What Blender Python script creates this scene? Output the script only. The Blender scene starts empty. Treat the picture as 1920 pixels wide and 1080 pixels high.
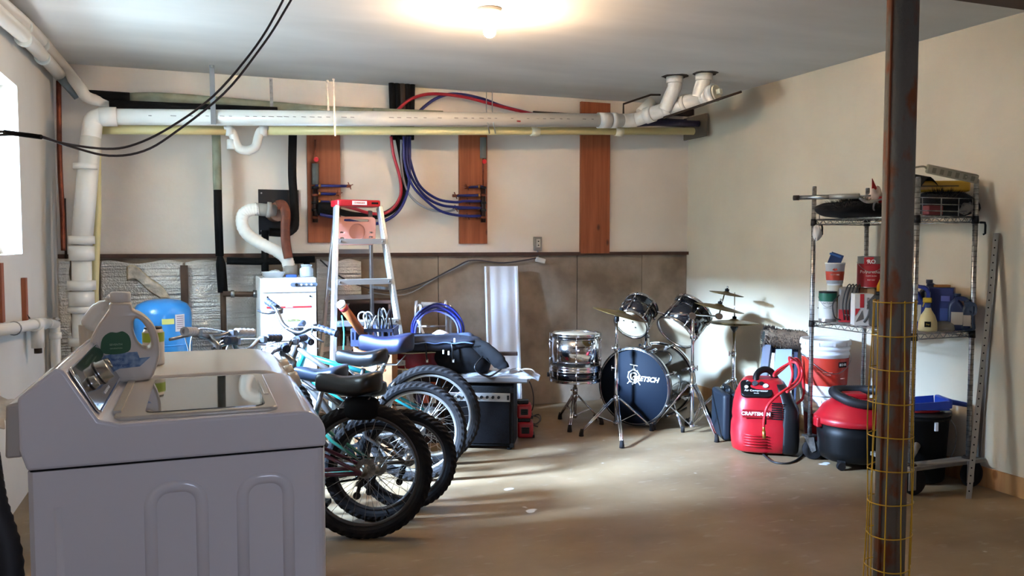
import bpy, bmesh, math, random
from math import sin, cos, pi, radians, sqrt, atan2
from mathutils import Vector, Matrix
random.seed(7)
C = bpy.context.scene.collection
V = Vector
# ------------------------------------------------------------------ camera, sky, lights, exposure
YAW, PITCH, FPX, CH = radians(20.7), radians(3.14), 1550.0, 1.36
cd = bpy.data.cameras.new('camera'); cam = bpy.data.objects.new('camera', cd); C.objects.link(cam)
cam.location = (0, 0, CH); cam.rotation_euler = (pi/2 - PITCH, 0, -YAW)
cd.sensor_width = 36; cd.lens = 36*FPX/1920; cd.clip_start = .02; cd.clip_end = 100
bpy.context.scene.camera = cam
vs = bpy.context.scene.view_settings
vs.view_transform = 'Standard'; vs.look = 'None'; vs.gamma = 1; vs.use_curve_mapping = False
vs.exposure = 0.42
w = bpy.data.worlds.new('sky'); bpy.context.scene.world = w; w.use_nodes = True
bg = w.node_tree.nodes['Background']; bg.inputs[0].default_value = (.62, .80, 1, 1); bg.inputs[1].default_value = 1.2
def light(name, kind, loc, target, energy, col, size=None, sizey=None, angle=None):
    l = bpy.data.lights.new(name, kind); o = bpy.data.objects.new(name, l); C.objects.link(o)
    o.location = loc; o.rotation_euler = (V(target)-V(loc)).to_track_quat('-Z', 'Y').to_euler()
    l.energy = energy; l.color = col
    if size: l.shape = 'RECTANGLE'; l.size = size; l.size_y = sizey or size
    if angle: l.angle = angle
    return o
BULB_L = 1150
light('daylight_window', 'AREA', (-1.30, 4.68, 1.95), (1.5, 4.9, .6), 110, (.60, .84, 1), .95, .9)
light('sky_above_well', 'AREA', (-3.3, 4.35, 3.2), (1.6, 4.8, .3), 9000, (.40, .62, 1), .7, 1.2)
light('low_sun', 'SUN', (-4, 3.9, 3.2), (-4+1, 3.9+.17, 3.2-.31), 22, (.50, .74, 1), angle=radians(11))
light('daylight_rear', 'AREA', (.9, -2.7, 1.75), (1.6, 3, 1.0), 27, (.62, .70, 1), 1.3, .8)

FW = V((sin(YAW), cos(YAW), 0)); RT = V((cos(YAW), -sin(YAW), 0))
def ray(px, py):
    u = (px-960)/FPX; v = -(py-540)/FPX
    return RT*u + FW*(cos(PITCH)+v*sin(PITCH)) + V((0, 0, 1))*(v*cos(PITCH)-sin(PITCH))
def at(px, py, X=None, Y=None, Z=None, d=None):
    r = ray(px, py)
    if X is not None: t = X/r.x
    elif Y is not None: t = Y/r.y
    elif Z is not None: t = (Z-CH)/r.z
    else: t = d/r.dot(FW)
    return V((0, 0, CH)) + r*t
# ------------------------------------------------------------------ materials
def S(h):
    h = h.lstrip('#'); c = [int(h[i:i+2], 16)/255 for i in (0, 2, 4)]
    return tuple(x/12.92 if x <= .04045 else ((x+.055)/1.055)**2.4 for x in c) + (1,)
MC = {}
def mat(name, col, rough=.5, metal=0, col2=None, scale=8, bump=0, bscale=None, emit=0, coat=0, alpha=1, stretch=(1, 1, 1), lo=.35, hi=.65, trans=0, spec=.5):
    if name in MC: return MC[name]
    m = bpy.data.materials.new(name); m.use_nodes = True; n = m.node_tree.nodes; L = m.node_tree.links
    b = n['Principled BSDF']; c = S(col) if isinstance(col, str) else col
    b.inputs['Base Color'].default_value = c; b.inputs['Roughness'].default_value = rough; b.inputs['Metallic'].default_value = metal
    b.inputs['Specular IOR Level'].default_value = spec
    b.inputs['Coat Weight'].default_value = coat; b.inputs['Alpha'].default_value = alpha; b.inputs['Transmission Weight'].default_value = trans
    if emit: b.inputs['Emission Color'].default_value = c; b.inputs['Emission Strength'].default_value = emit
    if col2 or bump:
        tc = n.new('ShaderNodeTexCoord'); mp = n.new('ShaderNodeMapping'); mp.inputs['Scale'].default_value = stretch
        L.new(tc.outputs['Object'], mp.inputs[0])
    if col2:
        t = n.new('ShaderNodeTexNoise'); t.inputs['Scale'].default_value = scale; t.inputs['Detail'].default_value = 6; L.new(mp.outputs[0], t.inputs[0])
        r = n.new('ShaderNodeValToRGB'); r.color_ramp.elements[0].position = lo; r.color_ramp.elements[1].position = hi
        r.color_ramp.elements[0].color = c; r.color_ramp.elements[1].color = S(col2)
        L.new(t.outputs[0], r.inputs[0]); L.new(r.outputs[0], b.inputs['Base Color'])
    if bump:
        t2 = n.new('ShaderNodeTexNoise'); t2.inputs['Scale'].default_value = bscale or scale*3; t2.inputs['Detail'].default_value = 4; L.new(mp.outputs[0], t2.inputs[0])
        bp = n.new('ShaderNodeBump'); bp.inputs['Strength'].default_value = bump; bp.inputs['Distance'].default_value = .01
        L.new(t2.outputs[0], bp.inputs['Height']); L.new(bp.outputs[0], b.inputs['Normal'])
    MC[name] = m; return m
drywall = mat('drywall', '#e8dccd', .85, col2='#ddd0c0', scale=1.3, bump=.08, bscale=40)
ceilm = mat('ceiling paint', '#dedbd4', .8, col2='#cfccc5', scale=1.6, bump=.08, bscale=18, stretch=(.5, 1.5, 1))
drywallR = mat('drywall right', '#d3c6ae', .85, col2='#c6b9a1', scale=1.2, bump=.08, bscale=40)
concw = mat('wall concrete', '#9a8976', .85, col2='#736352', scale=3.5, bump=.25, bscale=25)
pvc = mat('white pvc', '#dcd8cf', .35, coat=.2)
pvcy = mat('cream cpvc', '#d8c990', .4)
olive = mat('olive foam', '#9a9b83', .8, col2='#85866f', scale=12)
blackfoam = mat('black foam', '#0c0c0c', .85, spec=.2, bump=.3, bscale=30)
black = mat('black plastic', '#0a0a0b', .42, spec=.35)
blackm = mat('matte black', '#060607', .8, spec=.2)
rubber = mat('rubber', '#0d0c0e', .8, col2='#191411', scale=20, spec=.25)
chrome = mat('chrome', '#d9d9dc', .10, 1)
steel = mat('steel', '#a9a9a6', .32, 1, col2='#7f7f7e', scale=30)
alu = mat('aluminium', '#b4b2ac', .40, .85)
copper = mat('copper', '#8b4a33', .45, .7, col2='#6a3626', scale=15)
brass = mat('brass', '#c08a4a', .35, .9)
redpl = mat('red plastic', '#a8121e', .38, coat=.2)
redhandle = mat('red handle', '#d8202a', .4)
white = mat('white plastic', '#ececea', .35)
whitee = mat('white enamel', '#e3e2e6', .22, coat=.6)
bluepex = mat('blue tube', '#171f66', .4)
redpex = mat('red tube', '#a41c2c', .35)
blackcable = mat('black cable', '#1b191a', .5)
greycable = mat('grey cable', '#8d8d90', .5)
bluegrip = mat('grey blue rubber', '#1c2230', .6)
glassm = mat('clear plastic', '#e8eef0', .12, alpha=.35)
lightlet = mat('white print', '#f1efe9', .6); blacklet = mat('black print', '#141414', .6); redlet = mat('red print', '#b31f24', .6)

def wood(name, c1, c2, ck):
    m = bpy.data.materials.new(name); m.use_nodes = True; n = m.node_tree.nodes; L = m.node_tree.links; b = n['Principled BSDF']
    tc = n.new('ShaderNodeTexCoord'); mp = n.new('ShaderNodeMapping'); mp.inputs['Scale'].default_value = (14, 14, .9); L.new(tc.outputs['Object'], mp.inputs[0])
    t = n.new('ShaderNodeTexNoise'); t.inputs['Scale'].default_value = 2.2; t.inputs['Detail'].default_value = 8; L.new(mp.outputs[0], t.inputs[0])
    r = n.new('ShaderNodeValToRGB'); r.color_ramp.elements[0].position = .35; r.color_ramp.elements[1].position = .68
    r.color_ramp.elements[0].color = S(c1); r.color_ramp.elements[1].color = S(c2); L.new(t.outputs[0], r.inputs[0])
    mp2 = n.new('ShaderNodeMapping'); mp2.inputs['Scale'].default_value = (9, 9, 5); L.new(tc.outputs['Object'], mp2.inputs[0])
    v = n.new('ShaderNodeTexVoronoi'); v.inputs['Scale'].default_value = 1.0; L.new(mp2.outputs[0], v.inputs[0])
    r2 = n.new('ShaderNodeValToRGB'); r2.color_ramp.elements[0].position = .10; r2.color_ramp.elements[1].position = .19
    r2.color_ramp.elements[0].color = (1, 1, 1, 1); r2.color_ramp.elements[1].color = (0, 0, 0, 1); L.new(v.outputs['Distance'], r2.inputs[0])
    mx = n.new('ShaderNodeMixRGB'); mx.inputs[2].default_value = S(ck); L.new(r2.outputs[0], mx.inputs[0]); L.new(r.outputs[0], mx.inputs[1])
    L.new(mx.outputs[0], b.inputs['Base Color']); b.inputs['Roughness'].default_value = .6
    return m
woodb = wood('board wood', '#9c5633', '#82411f', '#55250f')
woodp = wood('pale wood', '#b98b58', '#a87848', '#8a5c30')
def floor_mat():
    m = bpy.data.materials.new('floor concrete'); m.use_nodes = True; n = m.node_tree.nodes; L = m.node_tree.links; b = n['Principled BSDF']
    tc = n.new('ShaderNodeTexCoord')
    def noise(sc, st, det=6):
        mp = n.new('ShaderNodeMapping'); mp.inputs['Scale'].default_value = st; L.new(tc.outputs['Object'], mp.inputs[0])
        t = n.new('ShaderNodeTexNoise'); t.inputs['Scale'].default_value = sc; t.inputs['Detail'].default_value = det; L.new(mp.outputs[0], t.inputs[0]); return t
    def ramp(t, p0, c0, p1, c1):
        r = n.new('ShaderNodeValToRGB'); r.color_ramp.elements[0].position = p0; r.color_ramp.elements[1].position = p1
        r.color_ramp.elements[0].color = c0; r.color_ramp.elements[1].color = c1; L.new(t.outputs[0], r.inputs[0]); return r
    a = ramp(noise(1.1, (1, 1.8, 1)), .34, S('#8b7456'), .66, S('#6b563d'))
    s = ramp(noise(9, (1, 2.4, 1), 9), .60, (0, 0, 0, 1), .72, (1, 1, 1, 1))
    mx = n.new('ShaderNodeMixRGB'); mx.inputs[2].default_value = S('#a29788'); L.new(a.outputs[0], mx.inputs[1])
    ml = n.new('ShaderNodeMath'); ml.operation = 'MULTIPLY'; ml.inputs[1].default_value = .35; L.new(s.outputs[0], ml.inputs[0]); L.new(ml.outputs[0], mx.inputs[0])
    sp = ramp(noise(5, (1, 1, 1), 2), .735, (0, 0, 0, 1), .76, (1, 1, 1, 1))
    mx2 = n.new('ShaderNodeMixRGB'); mx2.inputs[2].default_value = S('#d8d4ce'); L.new(mx.outputs[0], mx2.inputs[1]); L.new(sp.outputs[0], mx2.inputs[0])
    L.new(mx2.outputs[0], b.inputs['Base Color'])
    r = ramp(noise(3, (1, 1, 1)), .3, (.38, .38, .38, 1), .7, (.62, .62, .62, 1)); L.new(r.outputs[0], b.inputs['Roughness'])
    bp = n.new('ShaderNodeBump'); bp.inputs['Strength'].default_value = .12; L.new(noise(30, (1, 1, 1)).outputs[0], bp.inputs['Height']); L.new(bp.outputs[0], b.inputs['Normal'])
    return m
floorm = floor_mat()
def foil_mat():
    m = bpy.data.materials.new('bubble foil'); m.use_nodes = True; n = m.node_tree.nodes; L = m.node_tree.links; b = n['Principled BSDF']
    b.inputs['Metallic'].default_value = .9; b.inputs['Roughness'].default_value = .36; b.inputs['Base Color'].default_value = S('#d6d1c8')
    tc = n.new('ShaderNodeTexCoord'); mp = n.new('ShaderNodeMapping'); mp.inputs['Scale'].default_value = (1.4, 1.4, 55); L.new(tc.outputs['Object'], mp.inputs[0])
    t = n.new('ShaderNodeTexNoise'); t.inputs['Scale'].default_value = 1; t.inputs['Detail'].default_value = 5; L.new(mp.outputs[0], t.inputs[0])
    v = n.new('ShaderNodeTexVoronoi'); v.inputs['Scale'].default_value = 85; L.new(tc.outputs['Object'], v.inputs[0])
    ad = n.new('ShaderNodeMath'); ad.operation = 'ADD'; L.new(t.outputs[0], ad.inputs[0])
    mu = n.new('ShaderNodeMath'); mu.operation = 'MULTIPLY'; mu.inputs[1].default_value = .2; L.new(v.outputs['Distance'], mu.inputs[0]); L.new(mu.outputs[0], ad.inputs[1])
    bp = n.new('ShaderNodeBump'); bp.inputs['Strength'].default_value = .8; bp.inputs['Distance'].default_value = .02; L.new(ad.outputs[0], bp.inputs['Height']); L.new(bp.outputs[0], b.inputs['Normal'])
    return m
foil = foil_mat()
# ------------------------------------------------------------------ mesh builder
def face(o, right, up):
    r = V(right).normalized(); u = V(up).normalized(); n_ = r.cross(u); m = Matrix((r, u, n_)).transposed().to_4x4(); m.translation = V(o); return m
def frame_z(o, z, hint=(0, 0, 1)):
    z = V(z).normalized(); h = V(hint)
    if abs(z.dot(h)) > .98: h = V((1, 0, 0))
    x = h.cross(z).normalized(); y = z.cross(x); m = Matrix((x, y, z)).transposed().to_4x4(); m.translation = V(o); return m
def rot(x=0, y=0, z=0): return (Matrix.Rotation(z, 4, 'Z') @ Matrix.Rotation(y, 4, 'Y') @ Matrix.Rotation(x, 4, 'X'))
def T(x, y=None, z=None):
    return Matrix.Translation(V(x) if y is None else V((x, y, z)))
def spline(p, k=6, closed=False):
    p = [V(a) for a in p]; n = len(p); out = []
    rng = range(n if closed else n-1)
    for i in rng:
        a, b, c, d = (p[(i-1) % n], p[i], p[(i+1) % n], p[(i+2) % n]) if closed else (p[max(i-1, 0)], p[i], p[i+1], p[min(i+2, n-1)])
        for j in range(k):
            t = j/k
            out.append(.5*((2*b)+(c-a)*t+(2*a-5*b+4*c-d)*t*t+(3*b-a-3*c+d)*t**3))
    if not closed: out.append(p[-1].copy())
    return out
WM = {}
class MB:
    def __init__(s): s.v = []; s.f = []; s.s = []
    def add(s, vs_, fs, smooth=False):
        o = len(s.v); s.v += [V(a) for a in vs_]; s.f += [tuple(i+o for i in f) for f in fs]; s.s += [smooth]*len(fs); return s
    def box(s, c, sz, R=None):
        R = (R or Matrix()).to_3x3(); c = V(c); h = V(sz)/2
        vs_ = [c+R@V((x*h.x, y*h.y, z*h.z)) for x in (-1, 1) for y in (-1, 1) for z in (-1, 1)]
        return s.add(vs_, [(0, 1, 3, 2), (4, 6, 7, 5), (0, 4, 5, 1), (2, 3, 7, 6), (0, 2, 6, 4), (1, 5, 7, 3)])
    def bar(s, a, b, wd, th, up=(0, 0, 1)):
        a = V(a); b = V(b); m = frame_z((a+b)/2, b-a, up); return s.box((a+b)/2, (wd, th, (b-a).length), m)
    def cyl(s, a, b, r, r2=None, n=16, cap=True):
        a = V(a); b = V(b); r2 = r if r2 is None else r2; m = frame_z((0, 0, 0), b-a).to_3x3()
        ring = [m@V((cos(2*pi*i/n), sin(2*pi*i/n), 0)) for i in range(n)]
        vs_ = [a+q*r for q in ring]+[b+q*r2 for q in ring]
        s.add(vs_, [(i, (i+1) % n, n+(i+1) % n, n+i) for i in range(n)], True)
        if cap: s.add(vs_, [tuple(range(n))[::-1], tuple(range(n, 2*n))])
        return s
    def tube(s, pts, r, n=8, closed=False, flat=1.0):
        pts = [V(p) for p in pts]; k = len(pts); rr = r if isinstance(r, (list, tuple)) else [r]*k
        tang = []
        for i in range(k):
            a = pts[(i-1) % k] if closed else pts[max(i-1, 0)]; b = pts[(i+1) % k] if closed else pts[min(i+1, k-1)]
            t = (b-a); tang.append(t.normalized() if t.length > 1e-9 else V((0, 0, 1)))
        x = V((0, 0, 1)) if abs(tang[0].z) < .9 else V((1, 0, 0)); x = (x-tang[0]*x.dot(tang[0])).normalized()
        vs_ = []
        for i in range(k):
            x = (x-tang[i]*x.dot(tang[i])).normalized(); y = tang[i].cross(x)
            for j in range(n):
                a = 2*pi*j/n; vs_.append(pts[i]+x*cos(a)*rr[i]+y*sin(a)*rr[i]*flat)
        fs = []
        for i in range(k if closed else k-1):
            i2 = (i+1) % k
            for j in range(n): fs.append((i*n+j, i*n+(j+1) % n, i2*n+(j+1) % n, i2*n+j))
        s.add(vs_, fs, True)
        if not closed: s.add(vs_, [tuple(range(n))[::-1], tuple(range((k-1)*n, k*n))])
        return s
    def lathe(s, prof, n=24, M=None, smooth=True, sx=1, sy=1, cap=True):
        M = M or Matrix(); vs_ = []
        for r, z in prof:
            for i in range(n): a = 2*pi*i/n; vs_.append(M@V((r*cos(a)*sx, r*sin(a)*sy, z)))
        k = len(prof); fs = [(i*n+j, i*n+(j+1) % n, (i+1)*n+(j+1) % n, (i+1)*n+j) for i in range(k-1) for j in range(n)]
        s.add(vs_, fs, smooth)
        if not cap: return s
        if prof[0][0] > 1e-5: s.add(vs_, [tuple(range(n))[::-1]])
        if prof[-1][0] > 1e-5: s.add(vs_, [tuple(range((k-1)*n, k*n))])
        return s
    def prism(s, poly, h, M=None, z0=0, smooth=False):
        M = M or Matrix(); n = len(poly); vs_ = [M@V((x, y, z0)) for x, y in poly]+[M@V((x, y, z0+h)) for x, y in poly]
        s.add(vs_, [(i, (i+1) % n, n+(i+1) % n, n+i) for i in range(n)], smooth)
        return s.add(vs_, [tuple(range(n))[::-1], tuple(range(n, 2*n))])
    def loft(s, secs, smooth=True, cap=True):
        n = len(secs[0]); vs_ = [p for q in secs for p in q]; k = len(secs)
        s.add(vs_, [(i*n+j, i*n+(j+1) % n, (i+1)*n+(j+1) % n, (i+1)*n+j) for i in range(k-1) for j in range(n)], smooth)
        if cap: s.add(vs_, [tuple(range(n))[::-1], tuple(range((k-1)*n, k*n))])
        return s
    def ell(s, c, r, M=None, n=16, k=10, p=1.0, wob=0, seed=0):
        M = M or Matrix(); rnd = random.Random(seed); ph = [rnd.random()*6 for _ in range(6)]
        def sg(x): return math.copysign(abs(x)**p, x)
        vs_ = []
        for i in range(k+1):
            b = -pi/2+pi*i/k
            for j in range(n):
                a = 2*pi*j/n; q = 1+wob*(sin(3*a+ph[0]+2*b)*.5+sin(5*a+ph[1]-3*b)*.3+sin(4*b+ph[2]+2*a)*.4)
                vs_.append(M@(V(c)+V((r[0]*sg(cos(b))*sg(cos(a))*q, r[1]*sg(cos(b))*sg(sin(a))*q, r[2]*sg(sin(b))*q))))
        return s.add(vs_, [(i*n+j, i*n+(j+1) % n, (i+1)*n+(j+1) % n, (i+1)*n+j) for i in range(k) for j in range(n)], True)
    def grid(s, fn, nu, nv, th=None):
        vs_ = [V(fn(i/nu, j/nv)) for i in range(nu+1) for j in range(nv+1)]; st = nv+1
        fs = [(i*st+j, (i+1)*st+j, (i+1)*st+j+1, i*st+j+1) for i in range(nu) for j in range(nv)]
        if th is None: return s.add(vs_, fs, True)
        th = V(th); N = len(vs_); vb = [p+th for p in vs_]; fb = [tuple(q+N for q in f[::-1]) for f in fs]
        ed = [(i*st, (i+1)*st) for i in range(nu)]+[(nu*st+j, nu*st+j+1) for j in range(nv)]+[((i+1)*st+nv, i*st+nv) for i in range(nu)]+[(j+1, j) for j in range(nv)]
        return s.add(vs_+vb, fs+fb+[(a, a+N, b+N, b) for a, b in ed], True)
    def build(s, name, m, parent=None, world=False, bevel=0, seg=2, tag_=None, sub=0):
        """parent None: a top-level mesh whose origin goes to its base. world=True: the points are in world space."""
        vv = s.v; loc = V((0, 0, 0))
        if parent is None:
            xs = [p.x for p in vv]; ys = [p.y for p in vv]; zs = [p.z for p in vv]
            loc = V(((min(xs)+max(xs))/2, (min(ys)+max(ys))/2, min(zs))); vv = [p-loc for p in vv]
        elif world:
            iv = WM[parent.name].inverted(); vv = [iv@p for p in vv]
        me = bpy.data.meshes.new(name); me.from_pydata([tuple(p) for p in vv], [], s.f)
        me.polygons.foreach_set('use_smooth', s.s)
        bm = bmesh.new(); bm.from_mesh(me); bmesh.ops.remove_doubles(bm, verts=bm.verts, dist=1e-5); bmesh.ops.recalc_face_normals(bm, faces=bm.faces); bm.to_mesh(me); bm.free()
        me.materials.append(m)
        o = bpy.data.objects.new(name, me); C.objects.link(o); o.location = loc
        if parent: o.parent = parent; WM[o.name] = WM[parent.name].copy()
        else: WM[o.name] = T(loc)
        if bevel:
            md = o.modifiers.new('bevel', 'BEVEL'); md.width = bevel; md.segments = seg; md.limit_method = 'ANGLE'; md.angle_limit = radians(40)
            me.polygons.foreach_set('use_smooth', [True]*len(me.polygons)); me.set_sharp_from_angle(angle=radians(50))
        if sub:
            md = o.modifiers.new('sub', 'SUBSURF'); md.levels = sub; md.render_levels = sub
        if tag_: tag(o, *tag_)
        return o
def tag(o, label=None, cat=None, group=None, kind=None):
    if label: o['label'] = label
    if cat: o['category'] = cat
    if group: o['group'] = group
    if kind: o['kind'] = kind
    return o
def thing(name, label, cat, loc=(0, 0, 0), rz=0, group=None, M=None):
    o = bpy.data.objects.new(name, None); C.objects.link(o); o.empty_display_size = .1
    m = M if M is not None else T(loc) @ Matrix.Rotation(rz, 4, 'Z')
    o.matrix_world = m; o.location = m.translation; o.rotation_euler = m.to_euler(); WM[o.name] = m.copy()
    return tag(o, label, cat, group)
def struct(o): o['kind'] = 'structure'; return o
def letters(txt, size, M, m, parent, name='lettering', world=False, ext=.0008, shear=0, sx=1, bold=0):
    cu = bpy.data.curves.new('t', 'FONT'); cu.body = txt; cu.size = size; cu.align_x = 'CENTER'; cu.align_y = 'CENTER'; cu.extrude = ext; cu.shear = shear; cu.offset = bold; cu.resolution_u = 3
    o = bpy.data.objects.new('t', cu); C.objects.link(o)
    me = bpy.data.meshes.new_from_object(o.evaluated_get(bpy.context.evaluated_depsgraph_get())); bpy.data.objects.remove(o)
    mm = M @ Matrix.Diagonal((sx, 1, 1, 1))
    if world: mm = WM[parent.name].inverted() @ mm
    me.transform(mm); me.materials.clear(); me.materials.append(m)
    r = bpy.data.objects.new(name, me); C.objects.link(r); r.parent = parent; WM[r.name] = WM[parent.name].copy(); return r
def copy_tree(o, parent=None):
    c = o.copy(); C.objects.link(c); c.parent = parent
    for ch in [x for x in list(C.objects) if x.parent == o]: copy_tree(ch, c)
    return c
def ring_pts(c, r, n, M=None, a0=0, a1=2*pi):
    M = M or Matrix(); return [M@(V(c)+V((r*cos(a0+(a1-a0)*i/n), r*sin(a0+(a1-a0)*i/n), 0))) for i in range(n if abs(a1-a0-2*pi) < 1e-6 else n+1)]
# ------------------------------------------------------------------ room
XL, XR, YB, YF, H = -.90, 4.08, 6.37, -2.6, 2.57
LZ = 1.255
struct(MB().box(((XL+XR)/2, (YB+YF)/2, -.05), (XR-XL+.9, YB-YF+.6, .1)).build('floor', floorm))
struct(MB().box(((XL+XR)/2, (YB+YF)/2, H+.05), (XR-XL+.9, YB-YF+.6, .1)).build('ceiling', ceilm))
struct(MB().box(((XL+XR)/2, YB+.06, (H+LZ)/2), (XR-XL+.6, .12, H-LZ)).build('wall_back', drywall))
# lower concrete half of the back wall, poured against form panels that left recessed joints
cw = struct(MB().box(((XL+XR)/2, YB+.08, LZ/2), (XR-XL+.6, .12, LZ)).build('wall_back', concw))
edges = [XL] + [at(p, 560, Y=YB).x for p in (560, 822, 1082, 1203)] + [XR]
for a, b in zip(edges[:-1], edges[1:]):
    MB().box(((a+b)/2, YB+.02, LZ/2), (b-a-.006, .04, LZ-.004)).build('concrete_panel', concw, cw, True)
struct(MB().box(((XL+XR)/2, YB-.004, LZ+.012), (XR-XL, .05, .028)).build('trim_1', mat('sill plate', '#4a3024', .8, col2='#382218', scale=10)))
struct(MB().box((XR+.06, (YB+YF)/2, (H+.11)/2), (.12, YB-YF+.4, H-.11)).build('wall_right', drywallR))
bsb = thing('baseboard_right', None, None, (XR, 3, 0)); struct(bsb)
for a, b in ((YF, -.4), (-.4, 2.0), (2.0, 4.42), (4.42, YB)):
    MB().box((XR+.03, (a+b)/2, .055), (.08, b-a-.004, .11)).build('board', woodp, bsb, True)
def holed(name, X0, X1, Y0, Y1, along, a0, a1, z0, z1, m):
    b = MB()
    if along == 'Y':
        for y0, y1, za, zb in ((Y0, a0, 0, H), (a1, Y1, 0, H), (a0, a1, 0, z0), (a0, a1, z1, H)): b.box(((X0+X1)/2, (y0+y1)/2, (za+zb)/2), (X1-X0, y1-y0, zb-za))
    else:
        for x0, x1, za, zb in ((X0, a0, 0, H), (a1, X1, 0, H), (a0, a1, 0, z0), (a0, a1, z1, H)): b.box(((x0+x1)/2, (Y0+Y1)/2, (za+zb)/2), (x1-x0, Y1-Y0, zb-za))
    return struct(b.build(name, m))
drywallL = mat('drywall left', '#d6d2ca', .85, col2='#cbc8c1', scale=1.4, bump=.08, bscale=40)
holed('wall_left', XL-.30, XL, YF-.1, YB+.1, 'Y', 4.15, 5.15, 1.30, 2.20, drywallL)
holed('wall_front', XL-.3, XR+.2, YF-.12, YF, 'X', .2, 1.6, 1.3, 2.2, drywall)
def clear_glass():
    m = bpy.data.materials.new('window glass'); m.use_nodes = True; n = m.node_tree.nodes; n.clear(); L = m.node_tree.links
    o = n.new('ShaderNodeOutputMaterial'); mx = n.new('ShaderNodeMixShader'); t = n.new('ShaderNodeBsdfTransparent'); g = n.new('ShaderNodeBsdfGlossy'); g.inputs['Roughness'].default_value = .02
    mx.inputs[0].default_value = .06; L.new(t.outputs[0], mx.inputs[1]); L.new(g.outputs[0], mx.inputs[2]); L.new(mx.outputs[0], o.inputs[0]); return m
wglass = clear_glass()
def window(n, along, P, a0, a1, z0, z1):
    r = thing('window_%d' % n, None, None, (P, (a0+a1)/2, z0) if along == 'Y' else ((a0+a1)/2, P, z0)); struct(r)
    def bx(a, b, za, zb, t, nm, m):
        c = (P, (a+b)/2, (za+zb)/2) if along == 'Y' else ((a+b)/2, P, (za+zb)/2); s_ = (t, b-a, zb-za) if along == 'Y' else (b-a, t, zb-za)
        MB().box(c, s_).build(nm, m, r, True)
    fw = .045
    bx(a0, a1, z0, z0+fw, .06, 'window_frame', woodp); bx(a0, a1, z1-fw, z1, .06, 'window_frame', woodp)
    bx(a0, a0+fw, z0+fw, z1-fw, .06, 'window_frame', woodp); bx(a1-fw, a1, z0+fw, z1-fw, .06, 'window_frame', woodp)
    mid = (a0+a1)/2; bx(mid-.02, mid+.02, z0+fw, z1-fw, .05, 'mullion', woodp)
    bx(a0+fw, mid-.02, z0+fw, z1-fw, .006, 'pane', wglass); bx(mid+.02, a1-fw, z0+fw, z1-fw, .006, 'pane', wglass)
window(1, 'Y', XL-.14, 4.15, 5.15, 1.30, 2.20)
window(2, 'X', YF-.06, .2, 1.6, 1.3, 2.2)
# steel beam that the column carries
rust = mat('rusty steel', '#6a6358', .75, 0, col2='#7a4524', scale=6, bump=.35, bscale=30, stretch=(2, 2, 1.1), lo=.50, hi=.60)
bz0, bz1 = 2.235, H
bm_ = MB(); yb = 2.16
bm_.box((2.2, yb, bz0+.01), (4.2, .24, .02)); bm_.box((2.2, yb, bz1-.01), (4.2, .24, .02)); bm_.box((2.2, yb, (bz0+bz1)/2), (4.2, .014, bz1-bz0-.04))
struct(bm_.build('trim_2', mat('beam paint', '#4b2c20', .6, col2='#38221a', scale=6)))

# ------------------------------------------------------------------ column and its yellow mesh
cp = at(1668, 1000, d=2.8); cx, cy = cp.x, cp.y
col = thing('support_column', 'rusty steel support column in the right foreground', 'column', (cx, cy, 0))
MB().cyl((0, 0, .012), (0, 0, bz0-.012), .050, n=32).build('pole', rust, col)
MB().box((0, 0, .006), (.2, .2, .012)).build('base_plate', rust, col); MB().box((0, 0, bz0-.006), (.18, .18, .012)).build('cap_plate', rust, col)
MB().tube([(-.052, -.006, .1), (-.052, -.006, 2.2)], .004, 6).build('weld_seam', mat('rust seam', '#7a4020', .8), col)
yel = mat('yellow wire', '#c79a1e', .4, coat=.3)
msh = thing('wire_mesh_guard', 'yellow welded wire mesh wrapped around the lower part of the rusty column', 'wire mesh', (cx, cy, 0), radians(10))
ztop = at(1675, 562, d=2.8).z
R0 = .072
def mshp(a, z):
    k = R0*(1+.20*max(0, (1.1-z))/1.1*(.5+.5*cos(a+pi*.75)))
    wv = .004*sin(z*9+a*3); return V((cos(a)*(k+wv)-.008, sin(a)*(k*.92+wv), z))
for i in range(9):
    a = radians(20+i*38); MB().tube([mshp(a, .01+(ztop-.01)*j/24) for j in range(25)], .0022, 6).build('upright_wire', yel, msh)
nz = 10
for j in range(nz+1):
    z = ztop-.006-j*(ztop-.03)/nz; MB().tube([mshp(radians(8+i*10), z) for i in range(33)], .0022, 6).build('hoop_wire', yel, msh)

# ------------------------------------------------------------------ ceiling bulb
bp_ = at(918, 16, Z=H)
lt = thing('ceiling_lamp', 'bare glowing bulb in a white ceiling lampholder', 'lamp', (bp_.x, bp_.y, H))
MB().lathe([(.062, 0), (.062, -.012), (.05, -.03), (.032, -.045), (.026, -.06), (.001, -.06)][::-1], 28).build('lampholder', mat('porcelain', '#e8e4da', .3), lt)
em = mat('lit bulb', (1, .68, .42, 1), .4, emit=BULB_L)
MB().lathe([(.014, -.06), (.016, -.072), (.03, -.098), (.033, -.115), (.028, -.135), (.015, -.146), (.001, -.149)][::-1], 20).build('bulb', em, lt)

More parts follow.
